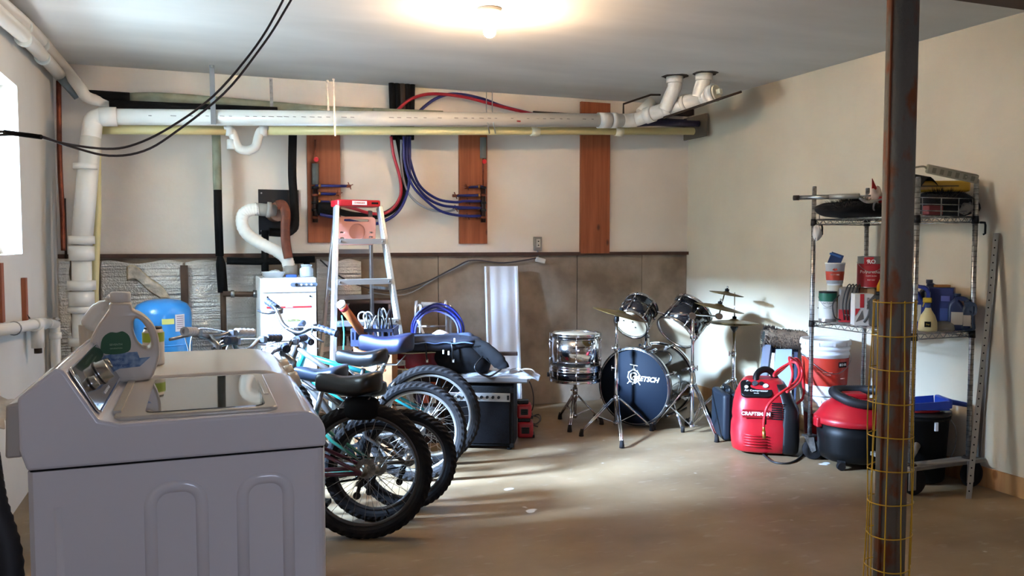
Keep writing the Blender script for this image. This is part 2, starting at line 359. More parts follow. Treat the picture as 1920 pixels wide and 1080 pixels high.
# ------------------------------------------------------------------ overhead plumbing
def P(pts, Y=None, X=None, d=None, k=6): return spline([at(a, b, Y=Y, X=X, d=d) for a, b in pts], k)
YP = 5.85
A0 = at(205, 219, Y=YP); A1 = at(1170, 226, Y=YP)
dp = thing('drain_pipe', 'long white drain pipe running just under the ceiling along the back wall', 'pipe', (A0.x, A0.y, A0.z))
MB().cyl(A0, A1, .052, n=24).build('pipe', pvc, dp, True)
dirp = (A1-A0).normalized()
for px, wd in ((203, .10), (1132, .10), (1150, .05)):
    c = at(px, 219+(px-205)*.0073, Y=YP); MB().cyl(c-dirp*wd/2, c+dirp*wd/2, .061, n=24).build('coupling', pvc, dp, True)
pr = MB()
for i in range(58):
    x = 250+i*15+random.random()*4
    if random.random() < .25: continue
    c = at(x, 219+(x-205)*.0073, Y=YP)
    pr.box(c+V((0, -.052, .002)), (.018+.02*random.random(), .001, .004))
tag(pr.build('printed_marking', mat('grey print', '#77736d', .7), dp, True), kind='stuff')
c = at(968, 229, Y=YP); MB().box(c+V((0, -.052, 0)), (.03, .002, .008)).build('red_sticker', redlet, dp, True)
elb = at(183, 250, Y=YP)
# elbow and stack in the left corner
B1 = at(163, 350, Y=YP); B2 = at(153, 460, Y=YP-.05); B3 = at(152, 700, Y=YP-.05); B3.z = .0
MB().tube(spline([A0, at(190, 219.5, Y=YP), at(176, 226, Y=YP), at(172, 250, Y=YP), at(170, 262, Y=YP)], 5), .058, 24).build('elbow', pvc, dp, True)
st = thing('drain_stack', 'white vertical drain stack with coupling hubs in the left back corner', 'pipe', (B3.x, B3.y, 0))
S0 = at(170, 258, Y=YP)
MB().cyl(S0, B2, .062, n=24).build('pipe', pvc, st, True); MB().cyl(B2, B3, .058, n=24).build('pipe', pvc, st, True)
for py, h, r in ((312, .035, .070), (450, .05, .076), (475, .09, .074), (535, .06, .082), (560, .09, .074), (580, .04, .08), (640, .05, .078)):
    k = at(160 if py < 400 else 153, py, Y=YP-.05); MB().cyl(k-V((0, 0, h/2)), k+V((0, 0, h/2)), r, n=24).build('hub', pvc, st, True)
# cream pipe with a trap
YC = 5.97
cpipe = thing('cream_pipe', 'thin cream water pipe running below the long white drain pipe', 'pipe', at(190, 243, Y=YC))
def seg(a, b, r, n, m, par): MB().cyl(a, b, r, n=18).build(n, m, par, True)
seg(at(190, 243, Y=YC), at(430, 245, Y=YC), .030, 'pipe', pvcy, cpipe); seg(at(495, 245, Y=YC), at(1300, 246, Y=YC), .030, 'pipe', pvcy, cpipe)
for x in (1003, 1160): a = at(x, 247, Y=YC); seg(a-V((.035, 0, 0)), a+V((.035, 0, 0)), .035, 'coupling', mat('cream coupling', '#e4dcc0', .4), cpipe)
tp = P([(420, 244), (434, 245), (440, 262), (448, 278), (464, 282), (479, 275), (484, 258), (490, 245), (503, 244)], Y=YC, k=5)
trap = thing('pipe_trap', 'white u-shaped trap set into the cream pipe', 'pipe trap', tp[0])
MB().tube(tp, .030, 18).build('bend', pvc, trap, True)
seg(at(424, 244, Y=YC), at(437, 246, Y=YC), .038, 'coupling', pvc, trap); seg(at(487, 245, Y=YC), at(500, 245, Y=YC), .038, 'coupling', pvc, trap)
seg(at(434, 262, Y=YC), at(434, 280, Y=YC), .030, 'stub', pvc, trap); seg(at(466, 280, Y=YC), at(467, 291, Y=YC), .012, 'drain_plug', pvc, trap)
cy2 = MB().tube([at(190, 243, Y=YC), at(182, 246, Y=YC), at(180, 262, Y=YC), at(181, 400, Y=YC), at(176, 545, Y=YC)]+[V((at(176, 545, Y=YC).x, YC, .0))], .029, 14)
cy2.build('cream_downpipe', pvcy, tag_=('cream vertical pipe behind the white drain stack', 'pipe'))
# branch fittings at the right end
br = thing('drain_branch', 'white angled drain branch with two risers into the ceiling and a cleanout plug', 'pipe', A1)
E = at(1330, 178, d=6.0); E0 = at(1200, 222, Y=5.80)
MB().tube(spline([A1-dirp*.02, A1+dirp*.05, E0, at(1225, 211, d=6.35)], 5), .054, 22).build('elbow', pvc, br, True)
MB().cyl(at(1212, 217, d=6.4), E, .054, n=22).build('pipe', pvc, br, True)
for t0, t1, r in ((0.0, .12, .063), (.32, .42, .063), (.60, .66, .062), (.90, 1.0, .064)):
    a = at(1212, 217, d=6.4).lerp(E, t0); b = at(1212, 217, d=6.4).lerp(E, t1); MB().cyl(a, b, r, n=22).build('hub', pvc, br, True)
for bx_, by_, tx, ty in ((1248, 203, 1265, 163), (1310, 182, 1320, 147)):
    a = at(bx_, by_, d=6.2 if bx_ < 1300 else 6.03); b = at(tx, ty, d=6.1 if bx_ < 1300 else 6.0); top = V((b.x, b.y, H))
    MB().tube(spline([a, a.lerp(b, .6), b, top], 5), .052, 20).build('riser', pvc, br, True)
    MB().cyl(top-V((0, 0, .05)), top-V((0, 0, .005)), .062, n=22).build('hub', pvc, br, True)
dz = (E-at(1212, 217, d=6.4)).normalized()
MB().cyl(E, E+dz*.05, .066, n=22).build('cleanout_ring', pvc, br, True); MB().cyl(E+dz*.05, E+dz*.065, .055, n=22).build('cleanout_plug', mat('cream plastic', '#e3d9bd', .4), br, True)
MB().box(E+dz*.08, (.035, .035, .035), frame_z((0, 0, 0), dz)).build('plug_nut', mat('cream plastic', '#e3d9bd', .4), br, True)
y3 = at(1240, 192, d=6.5); MB().tube([at(1200, 212, Y=5.9), at(1222, 190, Y=5.9)], .042, 18).build('side_inlet', pvc, br, True)
# torn drywall around the risers
tear = MB()
for (tx, ty, dd) in ((1265, 161, 6.1), (1320, 145, 6.0)):
    b = at(tx, ty, d=dd); pts = []
    for i in range(16):
        a = 2*pi*i/16; r = .075+.03*random.random(); pts.append((b.x+r*cos(a), b.y+r*sin(a)))
    tear.prism(pts, .003, z0=H-.003)
tear.build('ceiling_cutout', mat('torn edge', '#3b332c', .9), tag_=('ragged dark cutouts in the ceiling around the two white risers', 'cutout'))
MB().tube([at(1245, 203, d=6.25)+V((0, 0, -.07)), at(1390, 172, d=5.75)], .009, 8).build('threaded_rod', mat('dark iron', '#3a2f27', .6, .6), tag_=('dark iron rod jutting past the white cleanout towards the right wall', 'rod'))
MB().tube([at(1169, 215, Y=5.95), at(1169, 195, Y=5.95), at(1220, 178, Y=5.95), at(1238, 178, Y=5.95)], .008, 8).build('copper_line', mat('dark iron', '#3a2f27', .6, .6), tag_=('dark bent supply line rising behind the drain elbow near the right board', 'pipe'))
# recess box in wall at the right end of the cream pipe
rc = thing('wall_recess', 'dark pipe opening cut in the back wall at the end of the cream pipe', 'opening', at(1260, 245, Y=YB-.03))
a = at(1190, 222, Y=YB); b = at(1316, 254, Y=YB)
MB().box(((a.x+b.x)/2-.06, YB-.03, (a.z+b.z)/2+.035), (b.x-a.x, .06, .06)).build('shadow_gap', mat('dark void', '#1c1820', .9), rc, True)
MB().box((at(1306, 240, Y=YB-.2).x, YB-.18, at(1306, 238, Y=YB-.2).z), (.018, .34, .19)).build('end_board', mat('grey wood', '#6f6556', .8), rc, True)
MB().box(((a.x+b.x)/2-.02, YB-.05, at(1250, 211, Y=YB).z), (.42, .1, .05)).build('blocking', mat('dark wood', '#2b2019', .8), rc, True)
# pipes high against the back wall
def pipe(name, label, pts, r, m, Y=6.25, n=12, cat='pipe', grp=None, d=None, k=5):
    return MB().tube(P(pts, Y=None if d else Y, d=d, k=k), r, n).build(name, m, tag_=(label, cat, grp))
pipe('pipe_insulation', 'short black foam sleeve at the top left corner of the back wall', [(163, 179), (243, 184)], .038, blackfoam, 6.2)
pipe('pipe_insulation', 'long dark foam sleeve hidden above the left part of the white drain pipe', [(205, 195), (300, 199), (520, 208)], .028, blackfoam, 6.15)
pipe('insulated_pipe', 'olive insulated pipe sloping above the white drain pipe', [(243, 183), (330, 184), (585, 205), (700, 211)], .033, olive, 6.24)
pipe('insulated_pipe', 'grey olive foam tube resting above the middle of the white drain pipe', [(700, 209), (830, 214)], .026, olive, 6.15)
pipe('insulated_pipe', 'brown foam tube above the drain pipe, beside the right board', [(1000, 213), (1100, 219), (1160, 220)], .022, mat('brown foam', '#4a3a30', .8), 6.35)
pipe('insulated_pipe', 'dark blue sleeved pipe behind the drain branch', [(1195, 232), (1240, 230), (1310, 232)], .026, mat('indigo sleeve', '#1d1a3a', .6), 6.1)
# hanger straps
def strap(label, px, y0, y1, Y, wd=.022, m=steel, y2=None, gp='metal straps holding the drain pipe'):
    r = thing('hanger_strap', label, 'strap', at(px, y1, Y=Y), group=gp)
    a = at(px, y0, Y=Y); a.z = min(H-.002, a.z); b = at(px+ (y1-y0)*.03, y1, Y=Y)
    MB().bar(a, b, wd, .002, (0, -1, 0)).build('band', m, r, True)
    MB().cyl(a+V((0, -.01, -.01)), a+V((0, .01, -.01)), .009, n=8).build('screw', steel, r, True)
    return r
strap('grey metal strap crossing the drain pipe near the sagging cables', 397, 122, 233, 5.79, .032, mat('dull zinc', '#85878a', .5, .6))
strap('chain-like perforated strap above the olive pipe left of the ladder', 508, 147, 205, 6.18)
strap('left one of two close perforated straps over the ladder', 614, 150, 208, 5.9, .014)
strap('right one of two close perforated straps over the ladder', 625, 147, 255, 5.78, .012)
for px in (912, 923):
    q = [at(px, 172, Y=5.9), at(px, 205, Y=5.88), at(px+3, 236, Y=5.79), at(px+6, 250, Y=5.9)]
    MB().tube(q, .004, 6).build('wire_hanger', alu, tag_=('thin bent wire hanger over the drain pipe, %s of the pair above the middle board' % ('left' if px == 912 else 'right'), 'hanger'))
# left wall insulated pipes
xi = XL+.06
for (nm, pts, lab) in (('a', [(4, 10), (55, 54), (111, 115), (152, 172)], 'upper white insulated pipe along the top of the left wall'), ('b', [(2, 30), (55, 78), (113, 142)], 'lower white insulated pipe along the top of the left wall')):
    q = [at(x, y, X=xi) for x, y in pts]; q = [q[0]+(q[0]-q[1])*1.5]+q
    if nm == 'a': q = q[:-1]+[at(150, 165, Y=6.12)]; q += [at(163, 182, Y=6.15), at(190, 190, Y=6.2), at(206, 193, Y=6.22)]
    r = thing('insulated_pipe', lab, 'pipe', q[1]); MB().tube(spline(q, 4), .038, 14).build('sleeve', pvc, r, True)
    for t in (.30, .62): c = q[1].lerp(q[3], t); dd = (q[3]-q[1]).normalized(); MB().cyl(c-dd*.02, c+dd*.02, .042, n=14).build('wrap_tape', mat('tape', '#d8ddd6', .5), r, True)
q = [at(111, 142, X=xi), at(147, 182, Y=6.22)]; MB().tube(q, .03, 12).build('insulated_pipe', mat('grey sleeve', '#6f7674', .7), tag_=('grey sleeved pipe end below the two white insulated pipes', 'pipe'))
cpr = P([(110, 152), (112, 300), (117, 400), (119, 470)], Y=6.30); MB().tube(cpr, .016, 10).build('copper_pipe', copper, tag_=('rust-brown copper pipe standing in the left back corner', 'pipe'))
MB().tube([at(121, 372, Y=6.33), at(123, 440, Y=6.33), at(124, 485, Y=6.33)], .008, 8).build('conduit', mat('dark iron', '#3a2f27', .6, .6), tag_=('thin dark conduit beside the corner copper pipe', 'conduit'))
# cables sagging across the top left
for k, (pts, lab) in enumerate((([(-60, 252), (0, 247), (40, 250), (75, 255), (120, 269), (200, 279), (255, 270), (320, 238), (400, 180), (470, 100), (515, 30), (545, -40)], 'upper of two dark cables sagging from the ceiling to the left wall'),
      ([(-60, 256), (0, 253), (40, 252), (80, 258), (140, 277), (205, 292), (270, 283), (330, 247), (420, 175), (485, 95), (528, 30), (562, -40)], 'lower of two dark cables sagging from the ceiling to the left wall'))):
    q = [at(x, y, d=3.15) for x, y in pts]; q.append(V((q[-1].x+.03, q[-1].y, H)))
    q[0] = V((XL, q[0].y, q[0].z))
    MB().tube(spline(q, 5), .0045, 8).build('sagging_cable', mat('brown cable', '#3a3234', .5), tag_=(lab, 'cable', 'dark cables sagging at top left'))
MB().tube([at(8, 248, d=3.14), at(78, 257, d=3.14)], .009, 8).build('cable_tape', blackm, tag_=('black tape binding the two sagging cables near the window', 'tape'))
# low PVC on left wall
XW = XL+.06
lp = thing('waste_pipe', 'white waste pipe with tee and elbow along the lower left wall', 'pipe', at(60, 610, X=XW))
a = at(-30, 624, X=XW); b = at(74, 607, X=XW); e = at(100, 606, X=XW+.0)
MB().tube([a, b, e], .028, 16).build('pipe', pvc, lp, True)
MB().cyl(at(62, 609, X=XW), at(80, 607, X=XW), .036, n=18).build('tee', pvc, lp, True)
t0 = at(70, 608, X=XW); MB().cyl(t0, t0-V((0, 0, .13)), .033, n=16).build('tee_leg', pvc, lp, True); MB().cyl(t0-V((0, 0, .13)), t0-V((0, 0, .16)), .020, n=12).build('nipple', mat('dark iron', '#3a2f27', .6, .6), lp, True)
e2 = at(103, 608, X=XW); MB().tube(spline([at(88, 606.5, X=XW), e2, e2-V((0, 0, .03)), V((e2.x, e2.y, .3))], 4), .029, 16).build('downpipe', pvc, lp, True)
MB().cyl(e2-V((0, 0, .05)), e2-V((0, 0, .09)), .035, n=16).build('elbow_hub', pvc, lp, True)
for x in (26, 76): c = at(x, 616 if x < 50 else 607, X=XW); MB().tube(ring_pts((0, 0, 0), .032, 16, frame_z(c, (0, 1, 0))), .003, 6, True).build('pipe_clip', steel, lp, True)
for (x, y0, y1, lab, wd) in ((45, 521, 606, 'short brown wooden strip on the left wall above the waste pipe', .05), (-1, 493, 606, 'brown wooden strip at the very left edge below the window', .06)):
    a = at(x, y0, X=XL+.012); b = at(x, y1, X=XL+.012); MB().box((XL+.012, a.y, (a.z+b.z)/2), (.022, wd, a.z-b.z)).build('wood_strip', woodb, tag_=(lab, 'wood strip'))
MB().tube([at(50, 590, X=XL+.02), at(62, 605, X=XL+.03), at(66, 640, X=XL+.02)], .004, 6).build('cord', blackcable, tag_=('thin black cord on the left wall beside the short wooden strip', 'cord'))
# foil in corner and on wall
fa = at(106, 487, Y=6.3); fb = at(130, 487, Y=6.33)
MB().grid(lambda u, v: V((fa.x+(fb.x-fa.x)*u+.004*sin(v*60), 6.30+.02*u+.004*sin(v*45+u*9), 1.23*(1-v)+.02)), 4, 60, th=(0, .006, 0)).build('foil_wrap', foil, tag_=('strip of silver bubble foil standing in the left corner', 'foil'))
def foilsheet(x0, x1, lab, y0=.05, ztop=LZ-.03, Y=YB-.035, seed=0, nz=60):
    a = at(x0, 500, Y=Y).x; b = at(x1, 500, Y=Y).x; rnd = random.Random(seed); ph = [rnd.random()*6 for _ in range(8)]
    def fn(u, v):
        x = a+(b-a)*u; z = y0+(ztop-y0)*(1-v)+.012*sin(u*9+ph[0])*(v < .01)
        y = Y+.010*sin(z*7+x*3+ph[1])+.006*sin(z*31+ph[2]+2*sin(x*5))+.010*sin(x*8+ph[3]+z*4)
        return V((x, min(y, YB-.008), z))
    return MB().grid(fn, 40, nz, th=(0, .004, 0)).build('insulation_sheet', foil, tag_=(lab, 'insulation'))
foilsheet(188, 345, 'silver bubble foil insulation sheet behind the blue tank', seed=1)
foilsheet(347, 492, 'silver bubble foil insulation sheet between blue tank and boiler', seed=2, Y=YB-.05)
foilsheet(594, 677, 'silver bubble foil insulation sheet behind the ladder', seed=3)
# a torn fold of foil curling off the first sheet
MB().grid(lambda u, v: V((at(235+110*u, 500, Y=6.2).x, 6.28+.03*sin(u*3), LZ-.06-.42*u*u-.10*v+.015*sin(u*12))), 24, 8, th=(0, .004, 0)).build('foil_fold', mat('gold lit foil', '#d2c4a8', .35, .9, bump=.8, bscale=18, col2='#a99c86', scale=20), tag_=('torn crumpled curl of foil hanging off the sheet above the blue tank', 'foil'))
a = at(345, 500, Y=6.28); MB().bar((a.x, 6.29, 1.20), (a.x, 6.29, .75), .05, .035, (0, -1, 0)).build('wall_bracket', mat('brown iron', '#4a3424', .7), tag_=('brown metal bracket post on the foil above the blue tank', 'bracket'))
# boards
def board(label, x0, x1, y0, y1):
    a = at(x0, y0, Y=YB-.03); b = at(x1, y1, Y=YB-.03)
    return MB().box(((a.x+b.x)/2, YB-.015, (a.z+b.z)/2), (b.x-a.x, .03, a.z-b.z)).build('wall_board', woodb, tag_=(label, 'board', None), bevel=.002)
board('left brown plank with a manifold, behind the ladder top', 575, 640, 236, 455)
board('middle brown plank with a manifold of blue tubes', 861, 914, 238, 457)
board('right brown plank, the longest, with dark knots and no manifold', 1090, 1143, 190, 475)
# vertical bundle at ceiling
g = thing('pipe_bundle', 'dark bundle of foam-covered pipes dropping from the ceiling behind the red tube', 'pipe bundle', at(755, 200, Y=6.3))
for i, x in enumerate((734, 744, 754, 764, 773)):
    a = at(x, 166, Y=6.27); a.z = H; b = at(x+(-2 if i > 2 else 4), 262, Y=6.25)
    MB().cyl(a, b, .022, n=10).build('sleeve', blackfoam if i != 2 else mat('brown foam', '#4a3a30', .8), g, True)
# pex
YT = 6.22
def pex(label, pts, m, r=.0105, Y=YT, grp=None): return MB().tube(P(pts, Y=Y, k=6), r, 10).build('water_tube', m, tag_=(label, 'tube', grp))
pex('red tube arching over the white drain pipe', [(742, 210), (770, 186), (810, 176), (870, 182), (940, 200), (1000, 214)], redpex, .012)
pex('blue tube arching over the white drain pipe', [(787, 208), (815, 186), (850, 176), (900, 184), (945, 200), (1010, 216)], mat('indigo tube', '#2a2a6a', .4), .012, 6.26)
pex('red tube looping down and left to the left manifold', [(733, 256), (738, 290), (750, 335), (750, 370), (730, 396), (700, 401), (660, 390), (625, 382)], redpex, .012, 6.2)
pex('thick black sleeved tube looping down and left to the left manifold', [(746, 256), (756, 310), (758, 350), (745, 385), (715, 404), (670, 404), (630, 396), (600, 392)], blackfoam, .024, 6.24)
pex('lowest blue tube looping left behind the ladder', [(768, 256), (768, 300), (766, 350), (750, 392), (722, 414), (690, 420), (640, 410), (600, 402)], bluepex, .012)
pex('grey tube curving right below the blue loops', [(752, 262), (754, 320), (766, 362), (795, 388), (830, 397), (853, 393)], greycable, .009)
ys = ((765, [(766, 256), (768, 295), (785, 345), (818, 372), (852, 379), (872, 377), (900, 377)], 'uppermost blue loop running into the middle manifold'),
      (760, [(762, 256), (764, 305), (776, 340), (800, 370), (826, 384), (852, 388), (900, 390)], 'second blue loop running into the middle manifold'),
      (757, [(757, 256), (759, 305), (772, 345), (795, 372), (825, 395), (860, 404), (900, 405)], 'lowest blue loop running into the middle manifold'))
for i, (_, p, l) in enumerate(ys): pex(l, p, bluepex, .0105, 6.22-.02*i, 'blue loops into the middle manifold')
# manifolds
def valve(c, par, s=1, up=V((0, 0, 1))):
    b = MB().cyl(c-V((.012*s, 0, 0)), c+V((.012*s, 0, 0)), .009*s, n=10); b.cyl(c, c+V((0, -.025*s, 0)), .005*s, n=8)
    for a in range(4): q = V((cos(a*pi/2+.4), 0, sin(a*pi/2+.4))); b.bar(c+V((0, -.025*s, 0)), c+V((0, -.025*s, 0))+q*.022*s, .006*s, .005*s)
    b.build('valve', copper, par, True)
def manifold(label, x, stubs, side):
    Ym = YB-.07; r = thing('manifold', label, 'manifold', at(x, 415, Y=Ym))
    MB().cyl(at(x, 350, Y=Ym), at(x, 417, Y=Ym), .020, n=14).build('body', mat('dark copper', '#2c1c18', .4, .6), r, True)
    for y in (352, 366, 380, 394, 408): c = at(x, y, Y=Ym); MB().cyl(c-V((0, 0, .01)), c+V((0, 0, .01)), .026, n=12).build('collar', copper if y in (366, 408) else black, r, True)
    MB().cyl(at(x, 262, Y=Ym), at(x, 350, Y=Ym), .007, n=8).build('feed_pipe', copper, r, True)
    y0, y1 = ((307, 346) if side > 0 else (258, 297)); MB().cyl(at(x, y0, Y=Ym), at(x, y1, Y=Ym), .026, n=14).build('foam_sleeve', mat('grey foam', '#5f625e', .8), r, True)
    c = at(x+2, 299 if side > 0 else 303, Y=Ym-.03); MB().lathe([(.015, -.006), (.019, 0), (.015, .006)], 14, frame_z(c, (0, -1, 0))).build('red_handwheel', redhandle, r, True)
    MB().cyl(c, c+V((0, .03, 0)), .007, n=8).build('stem', brass, r, True)
    for (y, x2) in stubs:
        MB().cyl(at(x, y, Y=Ym), at(x2, y+1, Y=Ym), .0105, n=10).build('outlet_tube', bluepex, r, True); valve(at(x2, y+1, Y=Ym), r, 1.3)
        c = at(x+side*8, y, Y=Ym); MB().cyl(c-V((.008, 0, 0)), c+V((.008, 0, 0)), .015, n=10).build('crimp_ring', brass, r, True)
    return r
manifold('brass and black manifold with red handwheel on the left plank', 591, ((348, 654), (363, 634), (378, 622)), 1)
manifold('brass and black manifold with red handwheel on the middle plank', 906, ((350, 874), (366, 852), (377, 876), (390, 853), (405, 875)), -1)
MB().box(at(616, 392, Y=6.25), (.16, .06, .10)).build('insulation_lump', blackfoam, bevel=.02, tag_=('lump of black foam over the lower end of the left manifold', 'insulation'))
# vertical pipes left of boiler
vp = thing('vertical_pipe', 'olive insulated pipe turning black lower down, left of the boiler', 'pipe', at(410, 590, Y=6.2))
a = at(405, 245, Y=6.2); b = at(408, 356, Y=6.2); c = at(412, 480, Y=6.2); d_ = at(414, 495, Y=6.2)
MB().cyl(a, b, .030, n=14).build('olive_sleeve', olive, vp, True); MB().tube([b, at(409, 400, Y=6.2), c], .028, 14).build('black_sleeve', blackfoam, vp, True)
MB().tube([c, d_, at(418, 548, Y=6.2)], [.02, .034, .034], 14).build('foam_joint', blackfoam, vp, True); MB().cyl(at(418, 545, Y=6.2), V((at(420, 590, Y=6.2).x, 6.2, .05)), .020, n=12).build('bare_pipe', mat('brown iron', '#4a3424', .7), vp, True)
hp = thing('boiler_supply_pipe', 'brown horizontal pipe stub entering the left side of the boiler', 'pipe', at(450, 552, Y=6.05))
MB().cyl(at(418, 551, Y=6.12), at(490, 552, Y=6.12), .019, n=12).build('pipe', mat('brown iron', '#4a3424', .7), hp, True)
for x in (436, 478): q = at(x, 551, Y=6.12); MB().cyl(q-V((.012, 0, 0)), q+V((.012, 0, 0)), .027, n=12).build('union', steel, hp, True)
MB().tube(P([(549, 252), (548, 330), (553, 400), (551, 425), (538, 436), (505, 435)], Y=6.2), .030, 14).build('insulated_pipe', blackfoam, tag_=('black foam-covered pipe dropping beside the vent plate', 'pipe'))
MB().tube(P([(497, 432), (497, 500), (497, 520)], Y=6.22), .026, 12).build('insulated_pipe', blackfoam, tag_=('black foam-covered pipe below the vent plate running into the boiler', 'pipe'))
MB().tube(P([(425, 489), (500, 490), (590, 486)], Y=6.22), .026, 12).build('insulated_pipe', blackfoam, tag_=('black horizontal pipe along the sill above the boiler', 'pipe'))
MB().tube(P([(575, 486), (575, 520)], Y=6.22), .024, 12).build('insulated_pipe', blackfoam, tag_=('short black pipe dropping behind the right side of the boiler', 'pipe'))
# vent plate
a = at(484, 355, Y=YB-.01); b = at(561, 440, Y=YB-.01); W_ = b.x-a.x; Hh = a.z-b.z; rr = .07
pl = [(0, 0), (W_-rr, 0)]+[(W_-rr+rr*sin(t*pi/8), rr-rr*cos(t*pi/8)) for t in range(1, 5)]+[(W_, Hh), (0, Hh)]
vpl = thing('vent_plate', 'black square wall plate behind the boiler vent', 'plate', (a.x, YB-.01, b.z))
MB().prism(pl, .015, face((a.x, YB-.002, b.z), (1, 0, 0), (0, 0, 1))).build('plate', black, vpl, True)
for q in ((490, 362), (553, 362), (490, 433)): c = at(*q, Y=YB-.022); MB().cyl(c, c+V((0, -.006, 0)), .006, n=8).build('screw', steel, vpl, True)
vent = thing('vent_duct', 'white flexible vent duct curving from grey wall fitting down to the boiler', 'duct', at(545, 520, Y=5.95))
pts = P([(484, 392), (468, 394), (456, 403), (454, 420), (465, 440), (490, 457), (518, 470), (536, 484), (542, 500)], Y=5.98, k=10)
rr = [.041+(.0025 if i % 3 == 0 else 0) if i < 60 else .041+(.004 if i % 2 else 0) for i in range(len(pts))]
MB().tube(pts, rr, 18).build('flexible_hose', mat('ivory hose', '#e6e1d6', .5), vent, True)
gr = mat('grey pvc', '#8f8b84', .45)
MB().cyl(at(478, 392, Y=5.98), at(515, 395, Y=6.02), .044, n=20).build('inlet_fitting', gr, vent, True); MB().cyl(at(500, 393, Y=6.0), at(508, 394, Y=6.0), .054, n=20).build('fitting_collar', gr, vent, True)
c = at(523, 396, Y=6.0); MB().cyl(c, V((c.x, YB-.01, c.z)), .068, n=24).build('wall_thimble', mat('rusted sleeve', '#8a6f5e', .5, .3, col2='#7a4a34', scale=6), vent, True)
MB().cyl(at(544, 498, Y=5.98), at(545, 520, Y=5.98), .050, n=20).build('outlet_collar', gr, vent, True); 
MB().tube(P([(519, 385), (530, 384), (536, 400), (535, 425), (536, 455), (541, 484)], Y=5.93, k=6), [.032]*31, 16, flat=.5).build('copper_strap_duct', mat('brown duct', '#6b3219', .6, .1, col2='#502512', scale=18), vent, True)

# ------------------------------------------------------------------ boiler
Yb0 = 5.72
a = at(488, 522, Y=Yb0); b = at(593, 522, Y=Yb0); bw = b.x-a.x; bh = a.z
bl = thing('boiler', 'white floor-standing boiler with caution label beside the ladder', 'boiler', ((a.x+b.x)/2, Yb0, 0))
MB().box((0, .25, bh/2), (bw, .49, bh)).build('cabinet', mat('boiler white', '#e9e7e1', .35), bl, bevel=.006)
MB().box((0, -.004, bh-.058), (bw*.98, .02, .075)).build('top_fascia', white, bl, bevel=.003)
MB().box((0, -.004, (bh-.1)/2), (bw*.98, .02, bh-.105)).build('front_panel', mat('boiler panel', '#cfcdc9', .4), bl, bevel=.003)
MB().prism([(-.075+.014*cos(t), .014*sin(t)) for t in [pi/2+i*pi/8 for i in range(9)]]+[(.075+.014*cos(t), .014*sin(t)) for t in [-pi/2+i*pi/8 for i in range(9)]], .003, face((bw*.27, -.0145, bh-.045), (1, 0, 0), (0, 0, 1))).build('control_strip', mat('slate', '#5d6672', .4), bl)
for i in range(4): MB().cyl((bw*.27-.05+.033*i, -.016, bh-.045), (bw*.27-.05+.033*i, -.026, bh-.045), .010 if i == 0 else .006, n=12).build('button', white if i else black, bl)
for x in (-1, 1): MB().cyl((x*bw*.38, -.012, bh-.125), (x*bw*.38, -.018, bh-.125), .006, n=10).build('screw', black, bl)
MB().box((0, -.0155, bh-.195), (bw*.80, .001, .012)).build('red_stripe', redlet, bl)
MF = lambda x, z, y=-.016: face((x, y, z), (1, 0, 0), (0, 0, 1))
letters('CAUTION', .022, MF(.02, bh-.285), mat('olive print', '#8f9a2a', .6), bl); letters('DANGER', .012, MF(0, bh-.195, -.0165), lightlet, bl)
letters('HOW TO OPERATE', .014, MF(-.07, bh-.45), blacklet, bl); letters('WARNING DO NOT START', .011, MF(.07, bh-.54), blacklet, bl)
fine = MB(); rnd = random.Random(3)
for i in range(34):
    z = bh-.23-i*.014
    if i in (3, 4, 15, 16, 21): continue
    x = -.15; 
    while x < .13:
        l = .02+.05*rnd.random(); fine.box((x+l/2, -.0148, z), (l, .0006, .0022)); x += l+.006
        if rnd.random() < .12: break
tag(fine.build('printed_text_lines', mat('pale print', '#a9a9a4', .7), bl), kind='stuff')
# things on boiler
c = at(575, 521, Y=5.85)
jar = thing('glass_jar', 'clear glass jar on the boiler top, right end', 'jar', (c.x, 5.85, bh+.001))
MB().lathe([(.001, 0), (.045, 0), (.048, .01), (.048, .055), (.036, .066), (.036, .074), (.033, .074), (.033, .066), (.044, .055), (.044, .008), (.001, .008)], 20).build('body', glassm, jar)
MB().lathe([(.037, .074), (.039, .076), (.039, .086), (.001, .086)], 20).build('rim', glassm, jar)
c = at(512, 521, Y=5.82); tray = thing('plastic_tray', 'clear plastic tray on the boiler top, left end', 'tray', (c.x, 5.82, bh+.001))
MB().lathe([(.001, 0), (.06, 0), (.072, .035), (.076, .036), (.076, .04), (.070, .038), (.058, .004), (.001, .004)], 20, sx=1.1).build('bowl', glassm, tray)
MB().ell((.01, 0, .03), (.05, .03, .02), wob=.2).build('crumpled_film', glassm, tray)
c = at(546, 523, Y=5.80); MB().box((c.x, 5.80, bh+.010), (.07, .05, .018)).build('blue_pack', mat('blue card', '#2a50b8', .5), bevel=.004, tag_=('small blue packet on the boiler top beside the jar', 'packet'))
# blue pressure tank
tk0 = at(306, 640, d=5.42); tr = .178; th = at(306, 560, d=5.42).z
tk = thing('pressure_tank', 'bright blue pressure tank behind the detergent jug', 'tank', (tk0.x, tk0.y, 0))
bt = mat('blue enamel', '#2f86cf', .3, coat=.3)
MB().lathe([(.001, .09), (tr*.6, .095), (tr*.9, .12), (tr, .16), (tr, th-.10), (tr*.97, th-.07), (tr*.86, th-.035), (tr*.6, th-.012), (tr*.3, th-.003), (.001, th)], 40).build('shell', bt, tk)
MB().lathe([(tr+.001, .40), (tr+.005, .405), (tr+.001, .41)], 40, cap=False).build('seam', bt, tk); MB().lathe([(tr+.0005, th-.30), (tr+.004, th-.295), (tr+.0005, th-.29)], 40, cap=False).build('seam', bt, tk)
MB().lathe([(tr*.85, 0), (tr*.85, .13), (tr*.8, .13), (tr*.8, 0)], 30, cap=False).build('base_ring', black, tk)
